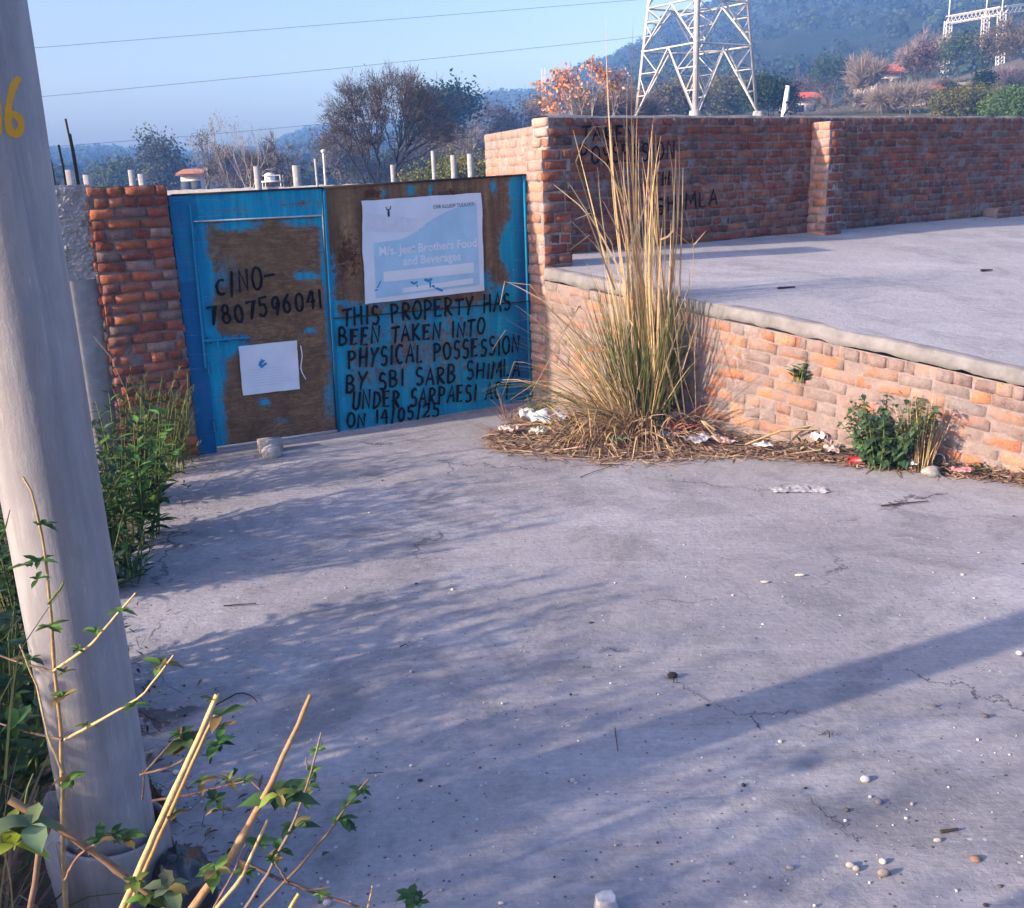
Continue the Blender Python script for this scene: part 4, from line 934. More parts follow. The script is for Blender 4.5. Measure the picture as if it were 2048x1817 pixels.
# white tank on a stand
q = at(540, 360, 33); t_ = thing('water_tank', (q[0], 33, 0), 'white plastic water tank on a low stand behind the gate', 'water tank')
mb = MB(); zt = at(540, 346, 33)[2]; zm = at(540, 362, 33)[2]
mb.tube([(q[0], 33, zm), (q[0], 33, zt - .05), (q[0], 33, zt)], [.17, .17, .08], (.7, .7, .7), 12); mb.build('tank', M['white'], t_)
mb = MB()
for dx in (-.2, .38): 
    for dy in (-.2, .2): mb.bar((q[0] + dx, 33 + dy, 0), (q[0] + dx, 33 + dy, zm + .16 if dx > 0 else zm), .02)
mb.box((q[0] - .24, 32.76, zm - .05), (.66, 0, 0), (0, .48, 0), (0, 0, .05)); mb.bar((q[0] - .2, 32.8, zm + .16), (q[0] + .38, 32.8, zm + .16), .018); mb.build('stand', M['steel'], t_)

# houses on the slope
def house(x0, x1, yr, ye, Y, depth, wallc, roofc, lab, flat=False, nwin=2):
    a, b = at(x0, ye, Y), at(x1, ye, Y); zt = at(x0, yr, Y)[2]; ze = min(a[2], b[2]); zg = tz(a[0], Y) - .2; w_ = b[0] - a[0]
    t_ = thing('house', (a[0] + w_ / 2, Y, zg), lab, 'house')
    mb = MB(); mb.box((a[0], Y, zg), (w_, 0, 0), (0, depth, 0), (0, 0, ze - zg), wallc); mb.build('wall', M['wash'], t_)
    mb = MB()
    if flat: mb.box((a[0] - .2, Y - .2, ze), (w_ + .4, 0, 0), (0, depth + .4, 0), (0, 0, zt - ze), roofc)
    else:
        e_ = .35; r0, r1 = (a[0] - e_, Y + depth / 2, zt), (b[0] + e_, Y + depth / 2, zt)
        for yy in (Y - e_, Y + depth + e_):
            mb.grid([[(a[0] - e_, yy, ze - .05), r0], [(b[0] + e_, yy, ze - .05), r1]], roofc)
            mb.grid([[(a[0] - e_, yy, ze - .17), (r0[0], r0[1], zt - .12)], [(b[0] + e_, yy, ze - .17), (r1[0], r1[1], zt - .12)]], roofc)
        mb.add([(a[0], Y, ze), (a[0], Y + depth, ze), (a[0], Y + depth / 2, zt - .1), (b[0], Y, ze), (b[0], Y + depth, ze), (b[0], Y + depth / 2, zt - .1)], [(0, 1, 2), (3, 5, 4)], wallc)
    mb.build('roof', M['wash'], t_)
    for k in range(nwin):
        x = a[0] + w_ * (k + .5) / nwin; mb = MB(); mb.box((x - .4, Y - .03, ze - 1.5), (.8, 0, 0), (0, .06, 0), (0, 0, .9), (.05, .06, .08)); mb.build('window', M['wash'], t_)
house(1750, 1812, 124, 141, 86, 5, (.50, .45, .40), (.50, .11, .05), 'house with a bright red roof among the grey trees')
house(1586, 1636, 182, 194, 84, 4, (.45, .42, .38), (.48, .10, .05), 'low house with a dull red roof right of the leaning post')
house(1918, 1954, 166, 170, 62, 2.5, (.22, .16, .14), (.26, .22, .2), 'brown block hut between the two small dark conifers', True, 1)
house(1850, 1886, 168, 177, 58, 2.5, (.55, .5, .46), (.45, .12, .07), 'little white house with a red roof left of the brown hut', False, 1)
house(360, 398, 338, 346, 80, 4, (.62, .58, .52), (.40, .18, .10), 'white house far behind the left end of the gate')
house(530, 580, 376, 380, 60, 5, (.30, .30, .32), (.2, .2, .22), 'flat-roofed grey shed below the white tank', True, 0)

# overhead wires
for pts, Y0, Y1, lab in (([(-500, 128), (62, 97), (650, 50), (1240, 3), (1420, -12)], 40, 52, 'overhead wire highest in the sky'),
                         ([(-500, 228), (75, 195), (650, 140), (1255, 77), (1304, 70)], 40, 49, 'middle overhead wire running to the pylon'),
                         ([(-500, 338), (160, 290), (400, 271), (650, 248), (940, 222)], 40, 54, 'lowest overhead wire just over the bare trees')):
    n_ = len(pts); c = [at(x, y, Y0 + (Y1 - Y0) * i / (n_ - 1)) for i, (x, y) in enumerate(pts)]
    mb = MB(); mb.tube(resample(c, 24), .0075, (.03, .03, .03), 4, caps=False)
    tag(mb.build('overhead_wire', M['cable'], origin=c[0]), lab, 'wire', 'overhead wires', 'thing')

# ================================================================== OBJECTS
# ------------------------------------------------------------------ poster and notice hung on the gate
def sheet_map(corn, off, wave, seed):
    tl, tr, br, bl_ = [guv(*c) for c in corn]
    def P(s, t, w_=0.0):
        uv = (tl * (1 - s) + tr * s) * (1 - t) + (bl_ * (1 - s) + br * s) * t
        cur = wave * (nz((s * 2.2 + seed, t * 2.2, seed), 1.0, 3)) + .010 * max(0, .12 - s) / .12 * max(0, .5 - abs(t - .3)) + .022 * max(0, s + (1 - t) - 1.82) + .03 * max(0, .16 - s - t * .6)
        return Pg(uv[0], uv[1], off + cur + w_)
    return P
def sheet(mb, P, w_=0.0, th=.0015, n=26, e=.012, seed=0):
    rows = []; rows2 = []
    for i in range(n + 1):
        s = i / n; r1 = []
        for j in range(n + 1):
            t = j / n; s2 = s + e * nz((t * 3, i // n * 5 + seed, 0), 1) * (1 if i in (0, n) else 0); t2 = t + e * .7 * nz((s * 3, j // n * 5 + seed, 3), 1) * (1 if j in (0, n) else 0)
            r1.append(P(s2, t2, w_))
        rows.append(r1)
    mb.grid(rows); mb.grid([[p - GN * th for p in r] for r in rows])
def patch(mb, P, poly_st, w_):
    """flat printed area: list of (s, t_top, t_bottom) columns"""
    mb.grid([[P(s, a + (b - a) * k / 8, w_) for k in range(9)] for s, a, b in poly_st])
def typed(mb, text, P, s0, s1, tb, hgt, w_, bold=.0, asp=1.0, rise=0.0):
    cu = bpy.data.curves.new('t', 'FONT'); cu.body = text; cu.size = 1; cu.offset = bold; cu.resolution_u = 3
    ob = bpy.data.objects.new('t', cu); me = bpy.data.meshes.new_from_object(ob)
    V = np.array([v.co[:] for v in me.vertices]); x0, x1 = V[:, 0].min(), V[:, 0].max()
    Q = [P(s0 + (x - x0) / (x1 - x0) * (s1 - s0), tb - y * hgt + rise * (x - x0) / (x1 - x0), w_) for x, y, z in V]
    for n_ in set(len(p.vertices) for p in me.polygons):
        mb.add(Q, [list(p.vertices) for p in me.polygons if len(p.vertices) == n_])
    bpy.data.objects.remove(ob); bpy.data.curves.remove(cu); bpy.data.meshes.remove(me)
pc = [(718, 402), (957, 386), (965, 581), (727, 608)]
P1 = sheet_map(pc, .040, .010, 1)
ps_ = thing('poster', P1(.5, .5), 'large white and pale blue poster tied to the upper gate sheet', 'poster')
mb = MB(); sheet(mb, P1); mb.build('paper', M['paper'], ps_, smooth=True)
mb = MB()
hillc = lambda s: float(np.interp(s, [.08, .3, .38, .48, .58, .7, .82, .96], [.41, .40, .37, .30, .22, .16, .12, .10]))
patch(mb, P1, [(s, hillc(s) + (.012 * math.sin(s * 160) if .44 < s < .56 else 0), .70) for s in np.linspace(.085, .955, 40)], .0016)
patch(mb, P1, [(s, .70, .955 - .02 * s) for s in np.linspace(.085, .955, 24)], .0016)
mb.build('printed_panel', M['print_'], ps_)
mb = MB(); patch(mb, P1, [(s, .70 - .005 * s, .80 - .0 * s) for s in np.linspace(.15, .91, 20)], .0028)
patch(mb, P1, [(s, .885 - .05 * (s - .25), .93 - .03 * (s - .25)) for s in np.linspace(.30, .9, 12)], .0028); mb.build('blank_band', M['white'], ps_)
mb = MB(); patch(mb, P1, [(s, .13 + .25 * (s - .1) * .9, .30 + .12 * (s - .1)) for s in np.linspace(.03, .44, 14)], .0014); mb.build('grey_wedge', m_plain('pale_grey_print', (.56, .62, .74), .65, .15), ps_)
mb = MB(); typed(mb, 'M/s. Jeet Brothers Food', P1, .125, .945, .535, .118, .0034, .028); typed(mb, 'and Beverages', P1, .31, .80, .655, .118, .0034, .028)
mb.build('printed_title', M['white'], ps_)
mb = MB()
x = .0
rgm = random.Random(4)
typed(mb, 'OSR ILLUDP TUUU/STI', P1, .585, .935, .125, .052, .003, .0)
mb.build('printed_line', M['navy'], ps_)
mb = MB(); P1l = lambda s, t: P1(s, t, .003)
ribbon(mb, [(.215, .165), (.215, .11)], .018, P1l); ribbon(mb, [(.195, .075), (.205, .10), (.228, .10), (.236, .07)], .007, P1l); mb.build('emblem', M['navy'], ps_)
mb = MB()
for pts, wd in (([(.10, .85), (.125, .79)], .010), ([(.08, .875), (.10, .87)], .012), ([(.375, .83), (.40, .85), (.42, .835)], .02), ([(.42, .86), (.425, .885)], .010), ([(.49, .82), (.52, .835), (.54, .82)], .028), ([(.53, .84), (.53, .90)], .014), ([(.55, .89), (.60, .93), (.63, .95)], .02)):
    mb = MB(); ribbon(mb, pts, wd, P1l); mb.build('paint_splash', M['ink'], ps_)
nc = [(474, 692), (591, 680), (597, 777), (484, 790)]
P2 = sheet_map(nc, .034, .006, 9)
nt_ = thing('notice', P2(.5, .5), 'small white paper notice pasted low on the wicket door', 'notice')
mb = MB(); sheet(mb, P2, n=18, seed=5); mb.build('paper', M['paper'], nt_, smooth=True)
mb = MB(); P2l = lambda s, t: P2(s, t, .0022)
ribbon(mb, [(.33, .42), (.36, .36), (.40, .34)], .06, P2l); ribbon(mb, [(.35, .46), (.44, .40)], .05, P2l); ribbon(mb, [(.36, .34), (.365, .30)], .02, P2l); mb.build('blue_stamp', M['ink'], nt_)
mb = MB()
for k in range(7):
    t = .50 + k * .055; patch(mb, P2, [(s, t, t + .012) for s in np.linspace(.12, .55 + .35 * random.random(), 8)], .0018)
mb.build('faint_lines', m_plain('faint_print', (.50, .60, .74), .7, .2), nt_)
A = guv(598, 690); mb = MB(); mb.tube([Pg(A[0] + .02 * math.sin(k * .8) * k / 9, A[1] - k * .030, .04 + .006 * math.sin(k)) for k in range(10)], .004, (.7, .7, .7), 5)
tag(mb.build('string', M['paper'], origin=Pg(*A)), 'loose white string dangling beside the paper notice', 'string', None, 'thing')

# ------------------------------------------------------------------ pole
PX, PY, PRD = -1.165, 2.362, .1175
pole = thing('utility_pole', (PX, PY, 0), 'thick off-white painted steel pole with a yellow number in front of the weeds', 'utility pole')
mb = MB()
zs = np.concatenate([np.linspace(-.1, 3.4, 60), np.linspace(3.6, 8, 12)])
mb.tube([(PX + .0018 * math.sin(z * 3), PY + .0015 * math.cos(z * 2.1), z) for z in zs], [PRD - .003 * max(0, z - 3) + .0007 * math.sin(z * 9) for z in zs], (.5, .5, .5), 40)
mb.build('shaft', M['pole'], pole, smooth=True)
mb = MB(); Rc = .147; aa = np.linspace(0, 2 * math.pi, 41)
prof = [(Rc + .002, 0), (Rc, .14), (Rc + .001, .272), (Rc - .003, .279), (Rc - .010, .277), (Rc - .012, .26), (Rc - .012, .05)]
mb.grid([[(PX + .012 + r_ * math.cos(a), PY - .006 + r_ * math.sin(a), z + .012 * math.cos(a + 2.6)) for r_, z in prof] for a in aa]); mb.build('collar', M['pole'], pole, smooth=True)
mb = MB(); mb.lump((PX + .01, PY, .02), (Rc - .014, Rc - .014, .05), (.2, .19, .18), .05, 3, 16, 8); mb.build('collar_fill', M['cem'], pole)
def on_pole(px, py):
    d = ray(px, py); a = d[0] ** 2 + d[1] ** 2; b = 2 * (d[0] * -PX + d[1] * -PY); c = PX ** 2 + PY ** 2 - (PRD + .0015) ** 2
    return EYE + d * ((-b - math.sqrt(max(b * b - 4 * a * c, 0))) / (2 * a))
def dense(pts, n=24):
    p = resample([(x, y, 0) for x, y in pts], n); return [(q[0], q[1]) for q in p]
mb = MB()
ribbon(mb, dense([(37, 158), (30, 166), (24, 182), (19, 205), (16, 225), (16, 245), (20, 262), (29, 270), (37, 268), (42, 256), (42, 243), (36, 233), (27, 228), (20, 232)], 40), 15, on_pole)
mb.build('painted_digit', M['yellow'], pole)
mb = MB(); ribbon(mb, dense([(-9, 172), (-5, 220), (-4, 268)], 12), 15, on_pole); mb.build('painted_digit', M['yellow'], pole)
mb = MB()
rgk = random.Random(3)
for k in range(10):
    x, y = rgk.uniform(4, 30), rgk.uniform(725, 755); ribbon(mb, [(x, y), (x + rgk.uniform(-2, 2), y + rgk.uniform(2, 5))], 2.6, on_pole)
mb.build('paint_specks', M['black'], pole)

# black bag, white sheet at the foot of the pole
def crumple(c, sx_, sy_, h, seed, yaw=0.0, n=12, tilt=0.0):
    c = np.asarray(c, float); u = np.array([math.cos(yaw), math.sin(yaw), 0]); v = np.array([-u[1], u[0], 0])
    rows = []
    for i in range(n + 1):
        r_ = []
        for j in range(n + 1):
            a, b = i / n - .5, j / n - .5; q = (a * 5 + seed * 3.1, b * 5, seed)
            k = 1 + .25 * nz(q, .7)
            z = h * (.55 + .7 * nz(q, .8, 4)) * (1 - .8 * max(abs(a), abs(b)))
            r_.append(c + u * (a * sx_ * k) + v * (b * sy_ * k) + Z * (max(z, .004) + tilt * (a + .5)))
        rows.append(r_)
    return rows
bq = np.array([-.965, 2.305, 0])
mb = MB(); P = []
for i in range(22):
    th = math.pi * i / 21; row = []
    for j in range(30):
        ph = 2 * math.pi * j / 30; v = np.array([math.sin(th) * math.cos(ph), math.sin(th) * math.sin(ph), math.cos(th)])
        k = 1 + .16 * nz(v * 1.7 + 3, 1.2, 3) + .09 * abs(mnoise.noise(Vector(v * 5.5))) + .05 * nz(v * 9, 1)
        p = bq + v * np.array([.085, .12, .125]) * k + Z * .085; p[2] = max(p[2], .008); row.append(p)
    P.append(row)
mb.grid(P, (.02, .02, .02), wrap=True); tag(mb.build('plastic_bag', M['bag'], origin=bq), 'shiny black plastic bag at the foot of the pole', 'plastic bag', None, 'thing')
sq = np.array([-1.25, 2.40, 0])
mb = MB(); rows = []
for k in range(14):
    z = .01 + k * .026; rows.append([sq + np.array([.10 * math.cos(a) + .012 * nz((z * 9, a, 0)), .09 * math.sin(a) + .01 * nz((z * 9, a, 4)) - .03, z + .05 * nz((a * 2, 0, 0))]) for a in np.linspace(2.6, 4.9, 12)])
mb.grid(rows, (.62, .62, .66)); mb.grid([[p + np.array([.004, .006, 0]) for p in r] for r in rows], (.5, .5, .52))
tag(mb.build('metal_sheet', M['trash'], origin=sq, smooth=True), 'bent white sheet standing in the weeds against the left of the pole', 'sheet', None, 'thing')

# ------------------------------------------------------------------ plants
def col_var(rg, c, a=.3):
    k = rg.uniform(1 - a, 1 + a); return tuple(v * k * rg.uniform(1 - a * .18, 1 + a * .18) for v in c)
LG = (.09, .18, .03); LD = (.04, .10, .025); LY = (.16, .22, .035)
def rosette(mb, rg, p, n, L, col, up=.4, wr=.55, droop=.3, serr=.0):
    for k in range(n):
        a = 2 * math.pi * k / n + rg.uniform(-.5, .5); d = unit([math.cos(a), math.sin(a), up + rg.uniform(-.35, .35)])
        l = L * rg.uniform(.65, 1.15); mb.leaf(p, d, Z if abs(d[2]) < .9 else [1, 0, 0], l, l * wr, col_var(rg, col if rg.random() > .12 else (.20, .15, .05), .5), rg.uniform(.1, .5), droop * rg.uniform(.2, 2), serr * rg.uniform(.5, 2))
def twig_plant(name, loc, label, cat, stems, clumps, seed):
    """stems: (photo points, depth start, depth end, r0, r1, colour); clumps: (x, y, depth, n, size, colour, width ratio)"""
    rg = random.Random(seed); kd = .76 if seed in (2, 3, 4, 5, 7, 9, 10) else 1.0; loc = (loc[0] * kd, loc[1] * kd, 0); t_ = thing(name, loc, label, cat)
    stems = [(p, a * kd, b * kd, c * kd, d * kd, e) for p, a, b, c, d, e in stems]; clumps = [(x, y, Y * kd, n, L * kd * .85, c, w_) for x, y, Y, n, L, c, w_ in clumps]; lm = MB()
    for pts, Y0, Y1, r0, r1, c in stems:
        n_ = len(pts); q = np.array([at(x, y, Y0 + (Y1 - Y0) * i / (n_ - 1)) for i, (x, y) in enumerate(pts)]); q = resample(q, max(10, n_ * 4))
        q += np.array([[.002 * nz((k * .5, seed, 1)), .002 * nz((k * .5, seed, 5)), 0] for k in range(len(q))]); q -= 0
        mb = MB(); rr = np.linspace(r0, r1, len(q)) * np.array([1 + (.22 if k % 9 == 4 else 0) for k in range(len(q))])
        mb.tube(q, rr, [col_var(rg, c, .12) for _ in range((len(q) - 1) * 7)], 7, caps=False)
        mb.add(q[-1] + np.array([[.7 * r1 * math.cos(a), .7 * r1 * math.sin(a), 0] for a in np.linspace(0, 6.28, 7)[:-1]]), [list(range(6))], (.5, .4, .25))
        mb.build('stem', M['stem'], t_, smooth=True)
    for x, y, Y, n, L, c, wr in clumps: rosette(lm, rg, at(x, y, Y), n, L * rg.uniform(.8, 1.1), c, .35, wr, .35, .14)
    if clumps: lm.build('leaves', M['leaf'], t_)
    return t_
TAN = (.36, .24, .11); TANL = (.50, .36, .17); RED = (.22, .12, .09); GS = (.10, .13, .04); BR = (.20, .13, .09)
twig_plant('climbing_weed', (-1.12, 1.98, 0), 'tall thin leafy stem climbing up in front of the white pole', 'plant',
    [([(140, 2080), (132, 1817), (126, 1700), (125, 1560), (120, 1440), (108, 1330), (103, 1240), (96, 1160), (86, 1080), (64, 985), (47, 955)], 2.0, 2.1, .0075, .0025, TAN),
     ([(108, 1342), (180, 1292), (235, 1228), (272, 1186)], 2.04, 1.98, .004, .002, TANL), ([(130, 1480), (200, 1442), (285, 1392), (348, 1310)], 2.02, 1.94, .004, .002, TANL),
     ([(108, 1344), (40, 1326), (0, 1312), (-40, 1300)], 2.04, 2.1, .003, .002, BR), ([(124, 1480), (60, 1466), (0, 1448)], 2.02, 2.1, .003, .002, BR),
     ([(125, 1545), (95, 1470), (75, 1375), (60, 1342), (40, 1290)], 2.0, 2.0, .003, .0018, TANL), ([(96, 1208), (120, 1178), (128, 1165)], 2.06, 2.02, .003, .002, GS)],
    [(88, 1050, 2.08, 7, .045, LD, .6), (78, 1125, 2.06, 5, .05, LD, .5), (100, 1255, 2.04, 6, .045, LG, .5), (125, 1395, 2.0, 6, .05, LG, .6), (140, 1560, 1.98, 6, .055, LG, .65), (240, 1222, 1.98, 6, .035, LG, .5),
     (190, 1265, 2, 5, .035, LG, .5), (155, 1300, 2, 4, .035, LG, .5), (320, 1330, 1.94, 6, .05, LG, .5), (270, 1410, 1.96, 4, .04, LG, .5), (175, 1450, 2, 4, .03, LG, .5), (55, 1130, 2.06, 5, .06, LD, .5), (75, 1160, 2.06, 4, .05, LD, .5), (60, 1320, 2.06, 6, .05, LD, .5), (30, 1450, 2.06, 7, .07, LD, .55), (130, 1345, 2.0, 4, .03, LG, .5)], 1)
twig_plant('cut_shrub', (-.75, 1.75, 0), 'pair of straw-coloured cut stems crossing in front of the black bag', 'plant',
    [([(150, 2000), (245, 1817), (330, 1622), (395, 1482), (434, 1390)], 1.72, 1.80, .0085, .0055, TANL), ([(175, 1980), (268, 1792), (350, 1605), (410, 1470), (430, 1432)], 1.74, 1.83, .0055, .0035, TAN)],
    [(440, 1432, 1.80, 3, .075, LD, .65), (436, 1490, 1.82, 7, .06, LD, .6), (445, 1455, 1.83, 5, .05, LD, .5), (345, 1632, 1.78, 4, .04, LG, .5), (402, 1566, 1.8, 4, .05, LG, .6), (425, 1400, 1.8, 4, .03, LY, .5)], 2)
twig_plant('cut_shrub', (-.6, 1.65, 0), 'thickest cut stem with a rust tinted foot, leaning right below the gate', 'plant',
    [([(250, 2000), (385, 1817), (470, 1702), (540, 1572), (590, 1462), (622, 1390)], 1.66, 1.80, .0115, .0045, (.30, .19, .10)), ([(300, 2000), (432, 1817), (482, 1760), (512, 1690), (536, 1640)], 1.72, 1.78, .006, .003, TANL), ([(420, 1830), (470, 1740), (490, 1690)], 1.80, 1.84, .003, .002, RED)],
    [(566, 1600, 1.74, 9, .085, (.05, .11, .03), .62), (556, 1590, 1.72, 4, .05, LY, .6), (432, 1742, 1.66, 6, .065, (.09, .17, .03), .62), (492, 1745, 1.76, 6, .035, LG, .55), (520, 1690, 1.78, 5, .04, LD, .55)], 3)
twig_plant('leafy_twig', (-.45, 1.8, 0), 'thin dark twig with small green leaves, rightmost of the leaning stems', 'plant',
    [([(420, 1950), (520, 1817), (600, 1732), (660, 1662), (702, 1600), (737, 1558)], 1.80, 1.92, .0048, .002, (.15, .11, .08)), ([(575, 1765), (560, 1740), (550, 1725)], 1.82, 1.82, .003, .002, BR), ([(578, 1764), (620, 1780), (660, 1775)], 1.82, 1.84, .003, .002, BR), ([(480, 1720), (560, 1760), (640, 1790), (720, 1815)], 1.9, 1.86, .004, .003, (.12, .08, .07))],
    [(722, 1582, 1.91, 7, .04, LD, .6), (685, 1640, 1.88, 8, .045, LD, .6), (697, 1608, 1.9, 3, .035, LD, .6), (640, 1790, 1.84, 4, .035, LG, .5)], 4)
twig_plant('leafy_twig', (-.42, 1.9, 0), 'upright thin twig with tiers of small green leaves behind the thickest stem', 'plant',
    [([(440, 1900), (540, 1740), (590, 1640), (618, 1560), (634, 1500), (643, 1466)], 1.86, 1.98, .005, .002, (.20, .15, .12)), ([(615, 1540), (612, 1515)], 1.96, 1.96, .002, .0015, BR)],
    [(632, 1502, 1.97, 6, .04, LG, .55), (626, 1545, 1.96, 7, .042, LG, .55), (618, 1572, 1.95, 6, .04, LD, .55), (608, 1600, 1.95, 5, .04, LG, .55), (590, 1655, 1.92, 8, .055, LD, .6), (560, 1700, 1.9, 7, .05, LD, .55), (545, 1720, 1.88, 6, .04, LG, .55)], 5)
twig_plant('creeping_twig', (-.9, 2.15, 0), 'reddish creeping twig with drooping leaves beside the pole collar', 'plant',
    [([(305, 1602), (380, 1590), (440, 1574), (500, 1560), (520, 1580)], 2.2, 2.05, .0035, .002, RED), ([(290, 1545), (330, 1500), (350, 1478), (372, 1470)], 2.2, 2.12, .003, .0018, BR), ([(280, 1550), (340, 1535), (385, 1510), (400, 1505)], 2.2, 2.1, .003, .002, BR), ([(285, 1600), (288, 1560), (286, 1540)], 2.2, 2.2, .003, .002, BR)],
    [(372, 1482, 2.12, 9, .06, (.06, .09, .03), .65), (360, 1470, 2.12, 6, .04, LD, .5), (430, 1600, 2.1, 6, .05, LD, .6), (490, 1562, 2.06, 10, .04, LG, .4), (458, 1560, 2.08, 5, .05, LY, .3), (440, 1620, 2.1, 4, .04, LD, .5)], 6)
twig_plant('nettle', (-1.2, 1.62, 0), 'large toothed green leaves on a bent brown branch in the bottom corner', 'plant',
    [([(20, 1600), (100, 1645), (190, 1705), (262, 1762), (330, 1812), (380, 1860)], 1.62, 1.60, .008, .006, (.22, .13, .08)), ([(130, 1760), (150, 1720), (170, 1700), (190, 1690)], 1.62, 1.6, .003, .002, RED), ([(180, 1690), (260, 1660)], 1.66, 1.7, .004, .002, TANL), ([(30, 1700), (50, 1600), (65, 1548)], 1.6, 1.64, .003, .0015, GS), ([(30, 2000), (80, 1700), (100, 1645)], 1.66, 1.62, .006, .006, BR)],
    [(60, 1650, 1.58, 5, .10, (.16, .22, .10), .72), (30, 1690, 1.56, 3, .11, (.20, .28, .03), .5), (20, 1655, 1.58, 3, .08, LY, .5), (338, 1775, 1.58, 6, .065, (.12, .16, .08), .65), (250, 1678, 1.68, 6, .055, LG, .55), (225, 1672, 1.68, 5, .045, LD, .55), (270, 1765, 1.6, 6, .05, LY, .6), (200, 1680, 1.66, 4, .05, LD, .5), (290, 1800, 1.58, 5, .05, LG, .6)], 7)
twig_plant('leaf_sprig', (.0, 2.05, 0), 'small sprig of dark leaves at the bottom edge of the apron', 'plant',
    [([(790, 1880), (825, 1812), (862, 1780)], 2.0, 2.08, .003, .0015, BR)], [(820, 1795, 2.06, 7, .05, LD, .6), (835, 1805, 2.04, 5, .05, LD, .6)], 8)
twig_plant('cut_shrub', (-.35, 1.85, 0), 'short yellow cut stem at the bottom edge left of the sprig', 'plant', [([(540, 1900), (580, 1817), (597, 1788)], 1.82, 1.84, .006, .004, (.5, .38, .12))], [], 9)
twig_plant('cut_shrub', (-.2, 1.9, 0), 'single thin brown stem tip at the bottom edge', 'plant', [([(700, 1950), (735, 1817), (746, 1772)], 1.86, 1.9, .0035, .002, TAN)], [], 10)

def weed(name, base, label, cat, seed, hgt, rad, nst, L, wr, c, nl=14, fine=0, lean=(0, 0), stemc=GS, tilt=.5, droop=.25, group=None):
    rg = random.Random(seed); base = np.asarray(base, float); t_ = thing(name, base, label, cat, group); sm, lm = MB(), MB()
    for k in range(nst):
        a = rg.uniform(0, 6.283); r_ = rad * .45 * math.sqrt(rg.random()); p0 = base + np.array([math.cos(a), math.sin(a), 0]) * r_ - Z * .02
        tip = base + np.array([math.cos(a) * rad * rg.uniform(.3, 1) + lean[0] * hgt, math.sin(a) * rad * rg.uniform(.3, 1) + lean[1] * hgt, hgt * rg.uniform(.55, 1)])
        m_ = (p0 + tip) / 2 + np.array([rg.gauss(0, .03), rg.gauss(0, .03), hgt * .06]); q = np.array([p0 * (1 - t) ** 2 + 2 * m_ * t * (1 - t) + tip * t * t for t in np.linspace(0, 1, 7)])
        sm.tube(q, np.linspace(.004, .0015, 7) * (1 + hgt * .6), col_var(rg, stemc), 4, caps=False)
        for j in range(nl):
            t = .12 + .88 * (j + rg.random()) / nl; f = t * 6; i = min(5, int(f)); p = q[i] + (q[i + 1] - q[i]) * (f - i)
            az = j * 2.4 + rg.uniform(-.4, .4); d = unit([math.cos(az), math.sin(az), tilt + rg.uniform(-.3, .5)])
            cc = col_var(rg, c[rg.randrange(len(c))], .35); l = L * rg.uniform(.55, 1.15) * (1.1 - .45 * t)
            if fine:
                for _ in range(fine):
                    d2 = unit(d + np.array([rg.gauss(0, .4), rg.gauss(0, .4), rg.gauss(0, .3)])); o_ = p + d * l * rg.random(); lm.leaf(o_, d2, Z, l * .55, l * .55 * wr, cc, .1, .2)
            else: lm.leaf(p, d, Z, l, l * wr, cc, .25, droop)
    sm.build('stem', M['stem'], t_); lm.build('leaves', M['leaf'], t_); return t_
GA = [(.055, .15, .028), (.03, .09, .02), (.13, .26, .045), (.02, .05, .015)]; GB = [(.03, .07, .02), (.02, .05, .018), (.045, .09, .025)]; GC = [(.09, .12, .035), (.12, .14, .05), (.06, .09, .03)]
weed('weed', gp(330, 950), 'feathery green weed against the foot of the dark brick pillar', 'weed', 1, .74, .34, 26, .12, .13, GC, 12, 6)
weed('weed', gp(365, 925), 'low wispy green weed at the pillar corner beside the gate post', 'weed', 2, .45, .20, 12, .12, .10, GC, 9, 5)
weed('shrub', gp(262, 1085), 'leafy shrub with upright narrow glossy leaves between pole and apron', 'shrub', 3, .80, .42, 32, .155, .34, GA, 15, tilt=.45)
weed('shrub', gp(225, 1010), 'dark shadowy shrub behind the narrow-leaved one, hiding the column foot', 'shrub', 4, .85, .5, 40, .11, .42, GB, 18)
weed('shrub', gp(215, 930) + np.array([-.1, .3, 0]), 'small-leaved grey-green weed rising against the smooth concrete column', 'shrub', 5, 1.05, .30, 16, .085, .32, [(.06, .10, .05), (.04, .08, .04)], 18)
weed('weed', gp(235, 1170), 'thin grassy weed at the apron edge just right of the pole', 'weed', 6, .34, .24, 26, .09, .34, GA, 10, tilt=.6)
weed('shrub', gp(150, 1160), 'deep green bush hidden behind the middle of the pole', 'shrub', 7, .7, .45, 30, .12, .42, GB, 16)
weed('shrub', np.array([-1.95, 3.5, 0]), 'dark broad-leaved bush at the left edge behind the pole', 'shrub', 8, .95, .5, 40, .13, .42, GB, 16)
weed('shrub', np.array([-1.75, 2.75, 0]), 'dark tangled bush left of the pole foot', 'shrub', 9, .75, .42, 34, .11, .42, GB, 14)
weed('shrub', np.array([-2.5, 4.6, 0]), 'tall mid-green bush at the left edge, farthest behind the pole', 'shrub', 10, 1.1, .55, 40, .15, .28, GA + GB, 15)
weed('shrub', (-2.15, 2.0, 0), 'bush at the roadside left of the pole foot, nearest the camera', 'shrub', 71, 1.15, .5, 60, .12, .4, GB, 15)
weed('shrub', (-2.7, 1.35, 0), 'tall bush at the roadside outside the left edge', 'shrub', 72, 1.4, .6, 70, .12, .4, GB, 15)
weed('shrub', (-1.75, 1.3, 0), 'low roadside bush left of the cut stems', 'shrub', 73, .95, .5, 60, .11, .4, GB, 14)
weed('shrub', (-3.1, 2.6, 0), 'high roadside bush behind the bent white sheet', 'shrub', 74, 1.45, .5, 40, .13, .35, GB, 15)
weed('shrub', (-3.6, 1.0, 0), 'tallest dense bush of the roadside row, second from the camera', 'shrub', 75, 1.9, .75, 70, .13, .45, GB, 20)
